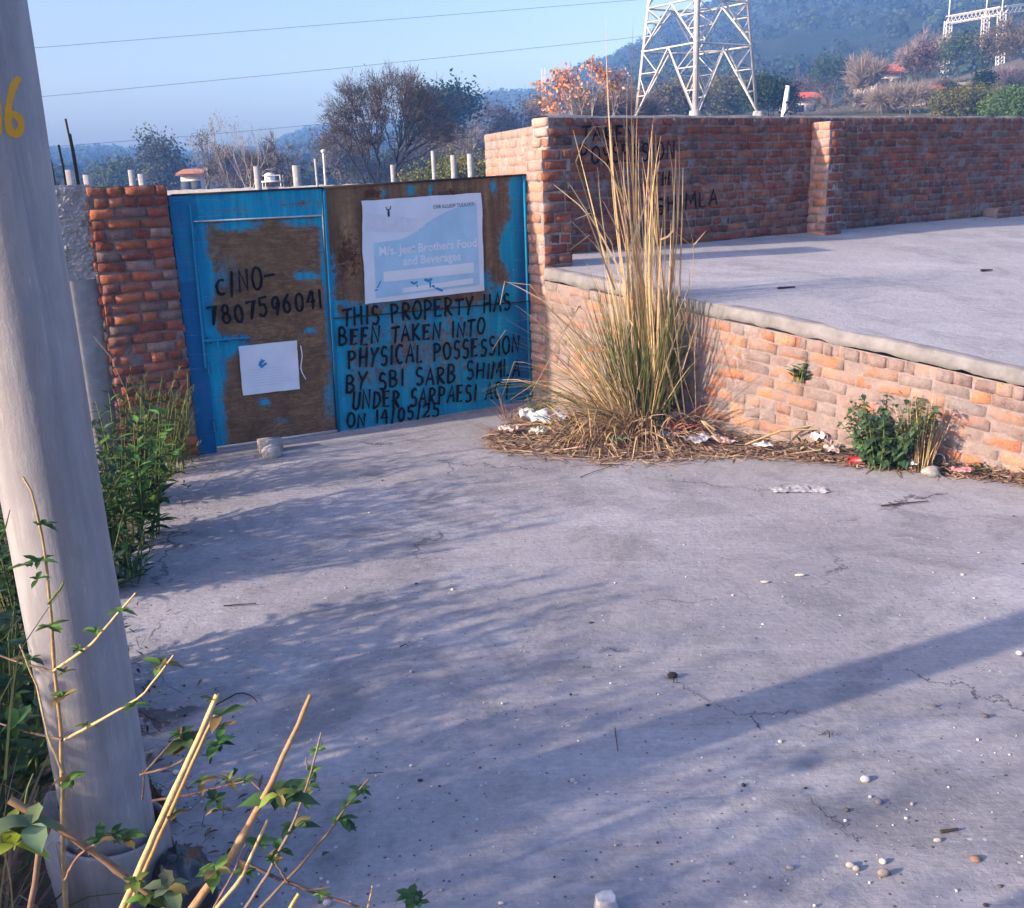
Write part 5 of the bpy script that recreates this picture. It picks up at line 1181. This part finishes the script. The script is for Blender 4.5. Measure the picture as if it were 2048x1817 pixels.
weed('shrub', (-3.9, 1.9, 0), 'broad dense bush at the far end of the roadside row', 'shrub', 76, 1.75, .7, 60, .13, .45, GB, 20)
weed('shrub', (-3.1, .35, 0), 'dense bush at the near end of the roadside row', 'shrub', 77, 1.6, .65, 60, .13, .45, GB, 20)
# tall dry stem beside the column, grass blades left of the pole
q = gp(275, 960); mb = MB(); mb.tube(resample([q, at(277, 880, q[1]), at(255, 790, q[1] - .1), at(222, 715, q[1] - .2), at(186, 672, q[1] - .2)], 20), np.linspace(.006, .002, 20), (.30, .22, .12), 5)
mb.tube(resample([q, at(268, 850, q[1]), at(252, 780, q[1] - .1)], 10), np.linspace(.006, .003, 10), (.30, .30, .10), 5)
tag(mb.build('dry_weed', M['stem'], origin=q), 'tall thin dry stem arching across the dark brick pillar', 'plant', None, 'thing')
def blades(mb, rg, base, n, L, rad, wd, cols, out_=.8, dirb=None, spread=6.283, grav=.5, seg=6, curl=.0):
    for k in range(n):
        a = (dirb if dirb is not None else 0) + rg.uniform(-.5, .5) * spread; r_ = rad * math.sqrt(rg.random()); h = np.array([math.cos(a), math.sin(a), 0])
        p = np.asarray(base) + h * r_ + np.array([rg.gauss(0, .01), rg.gauss(0, .01), 0]); l = L * rg.uniform(.5, 1.1); o_ = out_ * rg.uniform(.15, 1.2)
        d = unit(h * o_ + Z); sd = unit(np.cross(d, [rg.gauss(0, 1), rg.gauss(0, 1), rg.gauss(0, .3)])); pts = [p]; kink = rg.randrange(2, seg) if rg.random() < curl else 99
        for i in range(seg):
            d = unit(d - Z * grav * (i / seg) * o_ * .5 + np.array([rg.gauss(0, .04), rg.gauss(0, .04), 0]))
            if i == kink: d = unit(d * .35 + h * rg.uniform(.2, 1) - Z * rg.uniform(.3, 1.2))
            p = p + d * l / seg
            if p[2] < .01: p[2] = .01 + rg.random() * .03
            pts.append(p.copy())
        w_ = wd * rg.uniform(.5, 1.3); mb.strip(pts, [w_ * f for f in (.8, 1, .95, .85, .65, .4, .08)][:seg + 1], sd, col_var(rg, cols[rg.randrange(len(cols))], .3))
DRY = [(.46, .33, .17), (.54, .40, .22), (.38, .26, .14), (.50, .38, .24)]; DRYD = [(.26, .17, .12), (.32, .22, .15), (.21, .14, .11)]; GGR = [(.065, .105, .025), (.095, .125, .035), (.04, .075, .022), (.14, .145, .05)]
rg = random.Random(12); q = np.array([-1.62, 2.25, 0]); mb = MB(); blades(mb, rg, q, 150, .62, .22, .009, DRYD + [(.08, .11, .04)], 1.0, grav=.9, curl=.4)
tag(mb.build('grass_tuft', M['straw'], origin=q), 'tangled dry grass at the left of the pole foot', 'grass tuft', None, 'thing')
mb = MB(); q = np.array([-1.45, 1.75, 0])
for pts in ([(10, 1560), (20, 1420), (35, 1310), (70, 1255), (128, 1172)], [(-30, 1500), (0, 1400), (30, 1345), (62, 1300)], [(-20, 1300), (10, 1275), (40, 1235)], [(-10, 1210), (20, 1190), (42, 1178)], [(-20, 1110), (10, 1060), (20, 1020)]):
    c_ = [at(x, y, 1.95) for x, y in pts]; mb.strip(resample(c_, 12), np.linspace(.007, .002, 12), [.8, .3, .2], (.22, .24, .08))
for pts in ([(-10, 2000), (0, 1800), (20, 1650), (60, 1560)], [(40, 2000), (20, 1750), (-10, 1640)]):
    c_ = [at(x, y, 1.75) for x, y in pts]; mb.strip(resample(c_, 12), np.linspace(.007, .002, 12), [.8, .3, .2], (.26, .2, .1))
tag(mb.build('grass_tuft', M['straw'], origin=q), 'long pale grass blades bending across the left edge of the pole', 'grass tuft', None, 'thing')

# ------------------------------------------------------------------ big clump of dry reed grass
q0 = gp(1290, 872) ; q0[2] = 0
clump = thing('reed_clump', q0, 'tall clump of dry yellow reed grass in front of the retaining wall', 'grass clump')
rg = random.Random(21)
mb = MB()     # dry upright stalks
def stalk(mb, x0, y0, xm, ym, x1, y1, wd, c, Y0=None, Y1=None):
    a = Y0 or q0[1] + rg.uniform(-.15, .2); b = Y1 or a + rg.uniform(-.25, .25)
    A, Mm, B = at(x0, y0, a), at(xm, ym, (a + b) / 2), at(x1, y1, b)
    pts = [A * (1 - t) ** 2 + 2 * (2 * Mm - (A + B) / 2) * t * (1 - t) + B * t * t for t in np.linspace(0, 1, 9)]
    mb.strip(pts, [wd * f for f in (1, 1, .95, .9, .82, .7, .55, .35, .1)], unit([1, rg.uniform(-.7, .7), 0]), col_var(rg, c, .25))
    if rg.random() < .6: mb.strip(pts, [wd * f * .8 for f in (1, 1, .95, .9, .82, .7, .55, .35, .1)], unit([rg.uniform(-.7, .7), 1, 0]), col_var(rg, c, .25))
for k in range(68):
    x0 = rg.gauss(1304, 24); xt = rg.gauss(1276, 36) + (x0 - 1302) * .9; yt = rg.uniform(235, 560)
    stalk(mb, x0, rg.uniform(770, 850), (x0 + xt) / 2 + rg.gauss(0, 10), (yt + 800) / 2, xt, yt, rg.uniform(.006, .022), rg.choice(DRY))
for x1, y1, xm, ym in ((1211, 32, 1232, 420), (1266, 48, 1268, 430), (1255, 150, 1262, 460), (1218, 250, 1240, 520), (1222, 245, 1245, 530), (1308, 228, 1290, 520), (1358, 274, 1345, 560), (1322, 272, 1298, 520), (1338, 290, 1345, 520), (1195, 335, 1225, 560), (1275, 205, 1274, 500)):
    stalk(mb, rg.gauss(1295, 14), 820, xm, ym, x1, y1, rg.uniform(.010, .02), rg.choice(DRY))
mb.build('dry_stalks', M['straw'], clump)
mb = MB()     # bent and broken leaves, traced by the way they lie
BENT = [[(1255, 420), (1215, 330), (1165, 290)], [(1240, 470), (1205, 400), (1150, 375)], [(1260, 500), (1230, 330), (1175, 230)], [(1250, 560), (1190, 450), (1140, 370)], [(1260, 500), (1320, 320), (1385, 380)], [(1320, 480), (1345, 470), (1352, 300)],
        [(1250, 620), (1200, 480), (1150, 320), (1180, 255), (1215, 252)], [(1225, 490), (1185, 425), (1150, 440)], [(1225, 510), (1180, 470), (1140, 500)], [(1230, 580), (1170, 420), (1108, 370)], [(1240, 560), (1190, 490), (1150, 450), (1140, 440)],
        [(1350, 640), (1384, 560), (1388, 490), (1370, 420)], [(1388, 490), (1412, 462)], [(1385, 494), (1345, 460)], [(1365, 740), (1395, 640), (1360, 590)], [(1340, 700), (1385, 690), (1350, 580), (1405, 618)], [(1330, 640), (1392, 830), (1388, 690)], [(1330, 720), (1375, 880), (1345, 600)],
        [(1225, 820), (1165, 600), (1060, 790)], [(1260, 800), (1145, 640), (1085, 715)], [(1240, 740), (1120, 620), (1010, 560), (1000, 610)], [(1200, 740), (1090, 690), (1010, 660), (985, 700)], [(1220, 780), (1100, 740), (1030, 720), (1005, 790)], [(1190, 700), (1100, 620), (1060, 570), (1015, 565)], [(1210, 760), (1080, 760), (1020, 800)],
        [(1250, 830), (1120, 790), (1040, 760), (1005, 760)], [(1225, 770), (1265, 650), (1258, 640)], [(1320, 800), (1400, 860), (1440, 875)], [(1305, 790), (1360, 830), (1438, 880)]]
for pts in BENT:
    c_ = resample([at(x, y, q0[1] - .25 + rg.uniform(-.15, .15)) for x, y in pts], 12); mb.strip(c_, np.linspace(.018, .004, 12) * rg.uniform(.6, 1.1), unit([.7, .2, rg.uniform(-.8, .8)]), col_var(rg, rg.choice(DRY), .2))
mb.build('bent_leaves', M['straw'], clump)
mb = MB()     # the fountain of green and straw blades
cl = q0 + np.array([0, .06, 0])
blades(mb, rg, cl, 200, 1.3, .17, .0080, GGR + DRY, .65, dirb=math.pi, spread=4.2, grav=.45)
blades(mb, rg, cl, 380, 1.12, .17, .010, GGR, .24, grav=.3)
blades(mb, rg, cl, 170, 1.3, .18, .0070, GGR[:2] + DRY + DRY, 1.5, dirb=math.pi + .15, spread=2.0, grav=.55, curl=.15)
blades(mb, rg, cl, 40, .9, .14, .010, GGR, .4, dirb=-.6, spread=2.4, grav=.4)
mb.build('green_blades', M['straw'], clump)
mb = MB()     # dead skirt
blades(mb, rg, cl, 900, .70, .34, .010, DRYD + DRY[:1], 2.6, dirb=math.pi + .6, spread=4.2, grav=1.5, curl=.3)
blades(mb, rg, cl + np.array([-.35, -.12, 0]), 420, .55, .30, .009, DRYD + DRY[:1], 2.2, dirb=math.pi + .9, spread=5, grav=1.5, curl=.3)
mb.build('dead_skirt', M['litter'], clump)

# ------------------------------------------------------------------ litter along the foot of the wall
strip_px = [(975, 878, 893), (1010, 850, 905), (1060, 812, 908), (1150, 835, 915), (1250, 850, 922), (1330, 858, 922), (1400, 866, 915), (1500, 880, 915), (1600, 892, 925), (1700, 908, 935), (1800, 924, 945), (1900, 940, 955), (2048, 961, 972), (2250, 990, 1005)]
sxp = np.array([p[0] for p in strip_px]); yn = np.array([p[1] for p in strip_px]); yf = np.array([p[2] for p in strip_px])
rg = random.Random(31)
mb = MB(); rows = []
for x in np.linspace(975, 2250, 120):
    a, b = np.interp(x, sxp, yn), np.interp(x, sxp, yf); r_ = []
    for t in np.linspace(0, 1, 7):
        p = gp(x, a + (b - a) * t + 2 * nz((x * .05, t, 0))); p[2] = -.004 + (.05 + .03 * nz(p, 3)) * (1 - abs(t * 1.6 - .6)) ** .7 if 0 < t < 1 else .002
        r_.append(p)
    rows.append(r_)
mb.grid(rows, (.15, .11, .09)); tag(mb.build('dirt', M['litter'], smooth=True), 'brown dirt drifted along the foot of the retaining wall', None, None, 'stuff')
mb = MB()
for k in range(2600):
    x = rg.uniform(975, 1520) if rg.random() < .72 else rg.uniform(1500, 2200); a, b = np.interp(x, sxp, yn), np.interp(x, sxp, yf); t = rg.random() ** .7
    p = gp(x, a + (b - a) * (t * 1.04 + (.25 * rg.random() ** 3)) + 4 * nz((x * .03, 1, 0))); p[2] = .012 + .06 * (1 - t) * rg.random() + .03 * rg.random() * (1 - t * .6)
    an = rg.gauss(-.45, .55) if rg.random() < .6 else rg.uniform(0, 3.14); d = np.array([math.cos(an), math.sin(an), rg.gauss(0, .12)]); l = rg.uniform(.03, .36) ; l = l if rg.random() < .5 else l * .4
    pts = [p - d * l / 2, p + Z * .006 * rg.random(), p + d * l / 2]
    for s_ in pts: s_[2] = max(s_[2], .008)
    mb.strip(pts, [rg.uniform(.004, .012)] * 3, unit([-d[1], d[0], rg.gauss(0, .3)]), col_var(rg, rg.choice(DRYD + DRYD + [(.40, .30, .20), (.33, .24, .19)]), .35))
for k in range(1100):
    x = rg.uniform(975, 2200); a, b = np.interp(x, sxp, yn), np.interp(x, sxp, yf); p = gp(x, a + (b - a) * rg.random()); p[2] = .02 + .03 * rg.random()
    d = unit([rg.gauss(0, 1), rg.gauss(0, 1), rg.gauss(0, .3)]); mb.leaf(p, d, Z, rg.uniform(.03, .07), rg.uniform(.015, .035), col_var(rg, rg.choice([(.22, .13, .09), (.30, .20, .13), (.16, .10, .08)]), .3), .5, .3)
tag(mb.build('litter', M['litter']), 'dead straw and fallen leaves heaped along the wall foot', None, None, 'stuff')
mb = MB()
for pts in ([(1370, 912), (1450, 916), (1600, 926)], [(1490, 890), (1560, 862), (1660, 846), (1672, 840)], [(1672, 840), (1690, 895)], [(1668, 845), (1672, 895)], [(1560, 862), (1668, 858)], [(1700, 908), (1780, 905)], [(1430, 860), (1400, 838), (1440, 885)]):
    c_ = [gp(x, y) + Z * (.03 if len(pts) == 3 and y < 930 else .02) for x, y in pts]; c_ = [at(x, y, gp(pts[0][0], max(pts[0][1], 905))[1]) for x, y in pts]
    for p in c_: p[2] = max(p[2], .012)
    mb.tube(resample(c_, 8), np.linspace(.009, .005, 8), (.48, .36, .20), 5)
tag(mb.build('broken_reed', M['straw'], origin=gp(1600, 905)), 'broken pale reed stalks lying along the foot of the retaining wall', 'reed', None, 'thing')
TR = [('wrapper', (1075, 838), .20, .12, .10, (.62, .66, .72), 'crumpled white plastic wrapper below the green weed at the pillar foot'), ('wrapper', (1105, 842), .17, .12, .09, (.36, .46, .60), 'blue and white plastic scrap beside the crumpled white wrapper'),
      ('wrapper', (1120, 832), .10, .08, .06, (.66, .66, .68), 'small white scrap at the left foot of the reed clump'), ('paper_scrap', (1018, 862), .10, .07, .05, (.52, .40, .36), 'dirty pinkish paper at the left end of the litter'), ('wrapper', (1080, 866), .09, .08, .05, (.50, .50, .46), 'grey-green scrap lying in the straw'),
      ('wrapper', (1238, 884), .075, .05, .05, (.01, .36, .12), 'bright green packet in the straw before the reed clump'), ('plastic_scrap', (1350, 842), .13, .10, .09, (.66, .66, .70), 'white plastic crumpled at the right foot of the reed clump'), ('plastic_scrap', (1318, 856), .12, .09, .08, (.48, .50, .56), 'grey plastic film beneath the reed clump'),
      ('wrapper', (1365, 862), .17, .12, .10, (.42, .05, .04), 'torn red packet among the trash'), ('wrapper', (1352, 870), .12, .08, .05, (.56, .22, .24), 'pink faded packet in front of the torn red one'), ('plastic_scrap', (1335, 872), .14, .06, .05, (.24, .38, .56), 'light blue plastic strip left of the pink packet'),
      ('plastic_scrap', (1400, 882), .17, .10, .05, (.56, .54, .60), 'pale grey plastic bag flattened right of the red packet'), ('paper_scrap', (1445, 884), .13, .07, .04, (.54, .36, .32), 'flat pinkish paper at the right end of the trash'), ('wrapper', (1640, 886), .10, .09, .12, (.66, .56, .58), 'white and pink wrapper standing in the weeds below the wall'),
      ('wrapper', (1662, 902), .11, .07, .04, (.52, .40, .38), 'dirty pink wrapper in front of the standing one'), ('paper_scrap', (1525, 893), .10, .05, .03, (.56, .56, .56), 'thin white paper scrap under the wall'), ('wrapper', (1920, 945), .085, .05, .03, (.62, .26, .28), 'small pink wrapper near the right edge'),
      ('paper_scrap', (1818, 932), .06, .05, .04, (.66, .66, .66), 'little white scrap left of the grey stone')]
for i, (nm, px, a, b, h, c, lab) in enumerate(TR):
    q = gp(px[0], px[1] + 16) + Z * .06; mb = MB(); r_ = crumple(q, a * 1.45, b * 1.5, h * 1.3, i + 2, random.uniform(0, 3)); n_ = 12 * 12
    mb.grid(r_, [tuple(min(.75, v * (1.25 if mnoise.noise(Vector((k * .37, i, 0))) > .1 else .85)) for v in c) for k in range(n_)]); tag(mb.build(nm, M['trash'], origin=q), lab, 'litter', 'bits of trash along the wall foot', 'thing')
# red cup, grey tin, stones
q = gp(1712, 932) + Z * .035; ax = unit([.9, -.35, .1]); u = unit(np.cross(ax, Z)); v = np.cross(ax, u)
cup = thing('cup', q, 'dark red paper cup lying on its side at the edge of the litter', 'cup')
def cone(mb, c, ax, u, v, prof, n=20, col=(.3, .02, .03)):
    mb.grid([[np.asarray(c) + ax * t + (u * math.cos(a) + v * math.sin(a)) * r_ for a in np.linspace(0, 6.2832, n, endpoint=False)] for t, r_ in prof], col, wrap=True)
mb = MB(); cone(mb, q, ax, u, v, [(-.055, .0), (-.055, .028), (.05, .040)], col=(.24, .012, .02)); cone(mb, q, ax, u, v, [(.05, .037), (-.04, .026), (-.04, .0)], col=(.55, .5, .48)); mb.build('wall', M['trash'], cup)
mb = MB(); cone(mb, q, ax, u, v, [(.048, .041), (.051, .043), (.054, .041), (.052, .037)], col=(.62, .58, .56)); mb.build('rim', M['trash'], cup)
q = gp(1866, 940) + Z * .06; ax = unit([.25, -.95, .25]); u = unit(np.cross(ax, Z)); v = np.cross(ax, u)
tin = thing('tin_can', q, 'round grey tin lying on its side against the wall foot', 'tin can')
mb = MB(); cone(mb, q, ax, u, v, [(-.05, 0), (-.05, .048), (-.045, .05), (.045, .05), (.05, .048)], col=(.30, .29, .30)); cone(mb, q, ax, u, v, [(.05, .046), (-.02, .045), (-.02, 0)], col=(.16, .15, .16)); mb.build('wall', M['trash'], tin)
mb = MB(); cone(mb, q, ax, u, v, [(.046, .052), (.052, .053), (.054, .050), (.05, .046)], col=(.42, .41, .42)); mb.build('rim', M['trash'], tin)
ST = [((1862, 955), (.085, .06, .05), (.27, .26, .265), 'pale grey angular stone beside the round tin', .6), ((1145, 1568), (.011, .010, .009), (.42, .41, .40), 'lone white pebble inside the long pole shadow', .2), ((1730, 1567), (.021, .016, .014), (.48, .46, .45), 'white pebble on the sunlit concrete below the pole shadow', .3),
      ((1950, 1726), (.02, .017, .010), (.24, .15, .11), 'reddish brick crumb near the bottom right corner', .4), ((1766, 1757), (.022, .010, .018), (.22, .19, .18), 'dark flat shard propped on the concrete', .2), ((1765, 1731), (.014, .012, .010), (.58, .54, .48), 'cream pebble just behind the dark flat shard', .25), ((1345, 1358), (.026, .019, .015), (.03, .03, .035), 'black clod at the head of the crack', .35),
      ((2038, 1313), (.018, .015, .012), (.5, .49, .48), 'white pebble at the right edge above the pole shadow', .25), ((1970, 1438), (.018, .012, .009), (.10, .10, .12), 'dark grey pebble right of the pole shadow', .3), ((1757, 1612), (.014, .012, .012), (.16, .15, .17), 'dark pebble beneath the white one', .3), ((1740, 1600), (.007, .006, .006), (.6, .58, .54), 'tiny pale pebble beside the dark pebble', .2),
      ((1580, 1742), (.016, .010, .007), (.28, .27, .28), 'flat grey pebble half sunk near the bottom edge', .3), ((1560, 1490), (.010, .008, .008), (.52, .51, .49), 'small white pebble at the lower edge of the pole shadow', .2), ((1182, 1251), (.014, .009, .007), (.05, .05, .05), 'black crumb in the dappled shade', .4), ((1712, 1745), (.014, .012, .010), (.34, .30, .28), 'brown crumb in the broken patch of concrete', .4),
      ((1700, 1738), (.017, .012, .010), (.40, .36, .33), 'pale crumb in the broken patch of concrete', .4), ((1875, 1688), (.018, .008, .009), (.34, .32, .32), 'grey chip left of the reddish crumb', .4), ((905, 1184), (.010, .008, .007), (.66, .64, .6), 'white pebble in the middle of the dappled shade', .3), ((655, 1815), (.014, .012, .012), (.45, .44, .44), 'grey pebble among the dark twigs at the bottom', .3),
      ((1600, 1155), (.035, .012, .008), (.52, .48, .44), 'pale flake of mortar on the open concrete', .4), ((1530, 1168), (.028, .014, .006), (.50, .46, .40), 'scattered light flake left of the pale mortar flake', .4)]
for i, (px, r_, c, lab, ro) in enumerate(ST):
    q = gp(*px); mb = MB(); mb.lump(q + Z * (r_[2] * .6 + .008), r_, [tuple(v * random.uniform(.85, 1.12) for v in c) for _ in range(11 * 8)], ro, i, 11, 8, .35); tag(mb.build('stone', M['stone'], origin=q), lab, 'stone', 'loose stones on the concrete', 'thing')
q = gp(1212, 1822); mb = MB(); rows = [[q + np.array([x * (1 - .25 * z) + .004 * nz((x * 30, y * 30, z)), y + .004 * nz((y * 40, x * 30, z * 2)), .006 + .045 * z * (1 - 2.5 * abs(x + .01) * (z > .5))]) for x, y in ((-.034, -.02), (-.01, -.026), (.03, -.022), (.036, .004), (.026, .026), (-.012, .022), (-.036, .012))] for z in (0, .5, .9, 1)]; mb.grid(rows, (.5, .47, .46), wrap=True); mb.add(rows[-1], [list(range(7))], (.52, .5, .49))
tag(mb.build('stone', M['stone'], origin=q), 'white broken chunk at the bottom edge of the apron', 'stone', 'loose stones on the concrete', 'thing')
mb = MB(); q = gp(1600, 982); 
for k, (x, y, a, b) in enumerate(((1560, 984, .11, .035), (1600, 982, .13, .045), (1640, 984, .10, .04))): mb.grid(crumple(gp(x, y) + Z * .008, a, b * 3, .018, k + 40, -.1), (.36, .35, .37))
tag(mb.build('concrete_flake', M['stone'], origin=q), 'thin broken flake of concrete lifting off the apron near the litter', 'concrete flake', None, 'thing')
for pts, lab in (([(1962, 541), (1985, 540)], 'dark twig alone on the upper slab near the right'), ([(1555, 577), (1590, 574)], 'pale straw bit on the upper slab right of the reed clump')):
    c_ = []
    for x, y in pts:
        z_ = 1.0
        for _ in range(12): p = gp(x, y, z_); z_ = slab_z(p[0], p[1]) + .012
        c_.append(gp(x, y, z_))
    mb = MB(); mb.tube(resample(c_, 6), np.linspace(.012, .006, 6), (.05, .04, .035), 5); tag(mb.build('twig', M['bark'], origin=c_[0]), lab, 'twig', None, 'thing')
for pts, r_, lab in (([(1762, 1018), (1800, 1013), (1856, 1008)], .006, 'dark straight stick lying right of the concrete flake'), ([(448, 1219), (480, 1216), (513, 1214)], .004, 'short dark stick in the shade near the pole'), ([(1880, 1674), (1900, 1671), (1915, 1668)], .006, 'small brown stick near the reddish brick crumb'), ([(800, 1302), (812, 1296), (818, 1300)], .003, 'curled dark twig in the middle of the shade'),
                     ([(1230, 1465), (1233, 1490), (1236, 1512)], .0022, 'hair-thin twig at the upper left of the pole shadow'), ([(430, 1420), (480, 1392), (505, 1400), (515, 1412)], .0035, 'bent black twig behind the pair of cut stems'), ([(280, 1432), (300, 1445), (322, 1455)], .004, 'brown twig resting by the right side of the pole'), ([(735, 1556), (768, 1554)], .002, 'tiny dark sliver beside the rightmost leafy twig'), ([(1160, 960), (1190, 948), (1222, 938)], .003, 'fine twig on the concrete before the litter')):
    c_ = [gp(x, y) + Z * .018 for x, y in pts]; mb = MB(); mb.tube(resample(c_, 8), np.linspace(r_, r_ * .6, 8), (.06, .045, .04), 5); tag(mb.build('twig', M['bark'], origin=c_[0]), lab, 'twig', 'twigs on the concrete', 'thing')
mb = MB(); rg = random.Random(51)
for k in range(950):
    x, y = rg.uniform(230, 2100), 900 + 930 * rg.random() ** .8; p = gp(x, y)
    if mnoise.noise(Vector(p * .9)) < -.1 and rg.random() < .7: continue
    if p[0] < -1.6 + .25 * (6 - p[1]) * -.2: continue
    if (p - np.array([.33, 8.4, 0])) @ np.array([.69, .73, 0]) > -.1: continue
    r_ = .0018 * rg.uniform(.6, 1.2) * (1 + 3 * rg.random() ** 6); c = rg.choice([(.6, .58, .56), (.10, .09, .09), (.3, .28, .28), (.5, .48, .46), (.04, .04, .04)])
    mb.lump(p + Z * (.008 + r_ * .4), (r_ * rg.uniform(1, 2.2), r_ * rg.uniform(1, 1.8), r_), c, .3, k, 5, 3)
tag(mb.build('gravel', M['stone']), 'fine grit scattered over the concrete', None, None, 'stuff')
mb = MB(); rg = random.Random(81)
for k in range(700):
    t_ = rg.random(); i = min(len(edge) - 2, int(t_ * (len(edge) - 1))); f = t_ * (len(edge) - 1) - i; p = edge[i] + (edge[i + 1] - edge[i]) * f + np.array([abs(rg.gauss(0, .22)) - .12, rg.gauss(0, .1), 0]); p[2] = .018 + .012 * rg.random()
    d = unit([rg.gauss(0, 1), rg.gauss(0, 1), rg.gauss(0, .2)]); l = rg.uniform(.012, .05)
    if rg.random() < .6: mb.leaf(p, d, Z, l, l * rg.uniform(.2, .5), col_var(rg, rg.choice([(.12, .08, .06), (.06, .045, .04), (.20, .14, .09), (.05, .07, .03)]), .4), .5, .3)
    else: mb.strip([p - d * l, p + Z * .004, p + d * l], [.002, .003, .001], [-d[1], d[0], 0], col_var(rg, (.09, .065, .05), .4))
tag(mb.build('leaves', M['litter']), 'dead leaves and bits of stem along the shaded apron edge', None, None, 'stuff')
# right-hand weeds
weed('weed', gp(1084, 848), 'small bright weed at the foot of the sunlit pillar', 'weed', 61, .27, .16, 22, .07, .22, [(.08, .15, .035), (.05, .10, .03)], 12)
rg = random.Random(62); q = gp(1020, 842); mb = MB(); blades(mb, rg, q, 26, .32, .05, .006, [(.16, .07, .06), (.2, .1, .08)], .9, grav=.2, curl=.3)
tag(mb.build('dry_weed', M['straw'], origin=q), 'reddish dead weed at the right foot of the gate', 'weed', None, 'thing')
weed('shrub', gp(1775, 934), 'bushy green weed growing at the foot of the retaining wall', 'shrub', 63, .52, .36, 80, .075, .75, [(.045, .10, .045), (.03, .075, .035), (.08, .14, .06)], 16, tilt=.05, droop=.5)
q = gp(1838, 944); mb = MB(); blades(mb, rg, q, 120, .50, .07, .007, DRY + [(.14, .16, .06)], .28, grav=.2, curl=.08)
tag(mb.build('grass_tuft', M['straw'], origin=q), 'small yellow grass tuft right beside the bushy green weed', 'grass tuft', None, 'thing')
q = on_plane(1596, 758, (RW[1] + RW[2]) / 2, unit([-(RW[2] - RW[1])[1], (RW[2] - RW[1])[0], 0])) + np.array([-.02, -.03, 0])
w_ = weed('wall_plant', q, 'little leafy plant sprouting from the face of the retaining wall', 'plant', 64, .16, .09, 9, .085, .45, [(.07, .16, .04), (.04, .10, .03)], 5)
rg = random.Random(66); lm = MB(); 
for k in range(900):
    x = rg.uniform(1560, 1760) if rg.random() < .35 else rg.uniform(1860, 2230); a, b = np.interp(x, sxp, yn), np.interp(x, sxp, yf); p = gp(x, a + (b - a) * rg.random() * .8)
    if mnoise.noise(Vector((x * .02, 3, 0))) < -.15: continue
    az = rg.uniform(0, 6.28); l = rg.uniform(.03, .07); lm.leaf(p + Z * rg.uniform(0, .06), [math.cos(az), math.sin(az), rg.uniform(.2, 1.4)], Z, l, l * .4, col_var(rg, rg.choice([(.05, .09, .03), (.03, .06, .025), (.09, .10, .05), (.14, .10, .07)]), .3), .2, .2)
tag(lm.build('weeds', M['leaf']), 'low weeds growing out of the dirt at the wall foot', None, None, 'stuff')

# ------------------------------------------------------------------ haze
hz_top = max(float(p[0][2]) for p in HZ) + 6
t = NT('haze_air'); v = t.n('VolumePrincipled'); v.inputs['Color'].default_value = (.17, .40, 1.0, 1); v.inputs['Density'].default_value = .0015; v.inputs['Absorption Color'].default_value = (1, 1, 1, 1); v.inputs['Anisotropy'].default_value = -.3
t.t.links.new(v.outputs[0], t.out.inputs['Volume'])
mb = MB(); mb.box((-590, -220, -2.5), (1180, 0, 0), (0, 850, 0), (0, 0, hz_top + 2.5)); hz = mb.build('haze', t.m); tag(hz, kind='stuff')
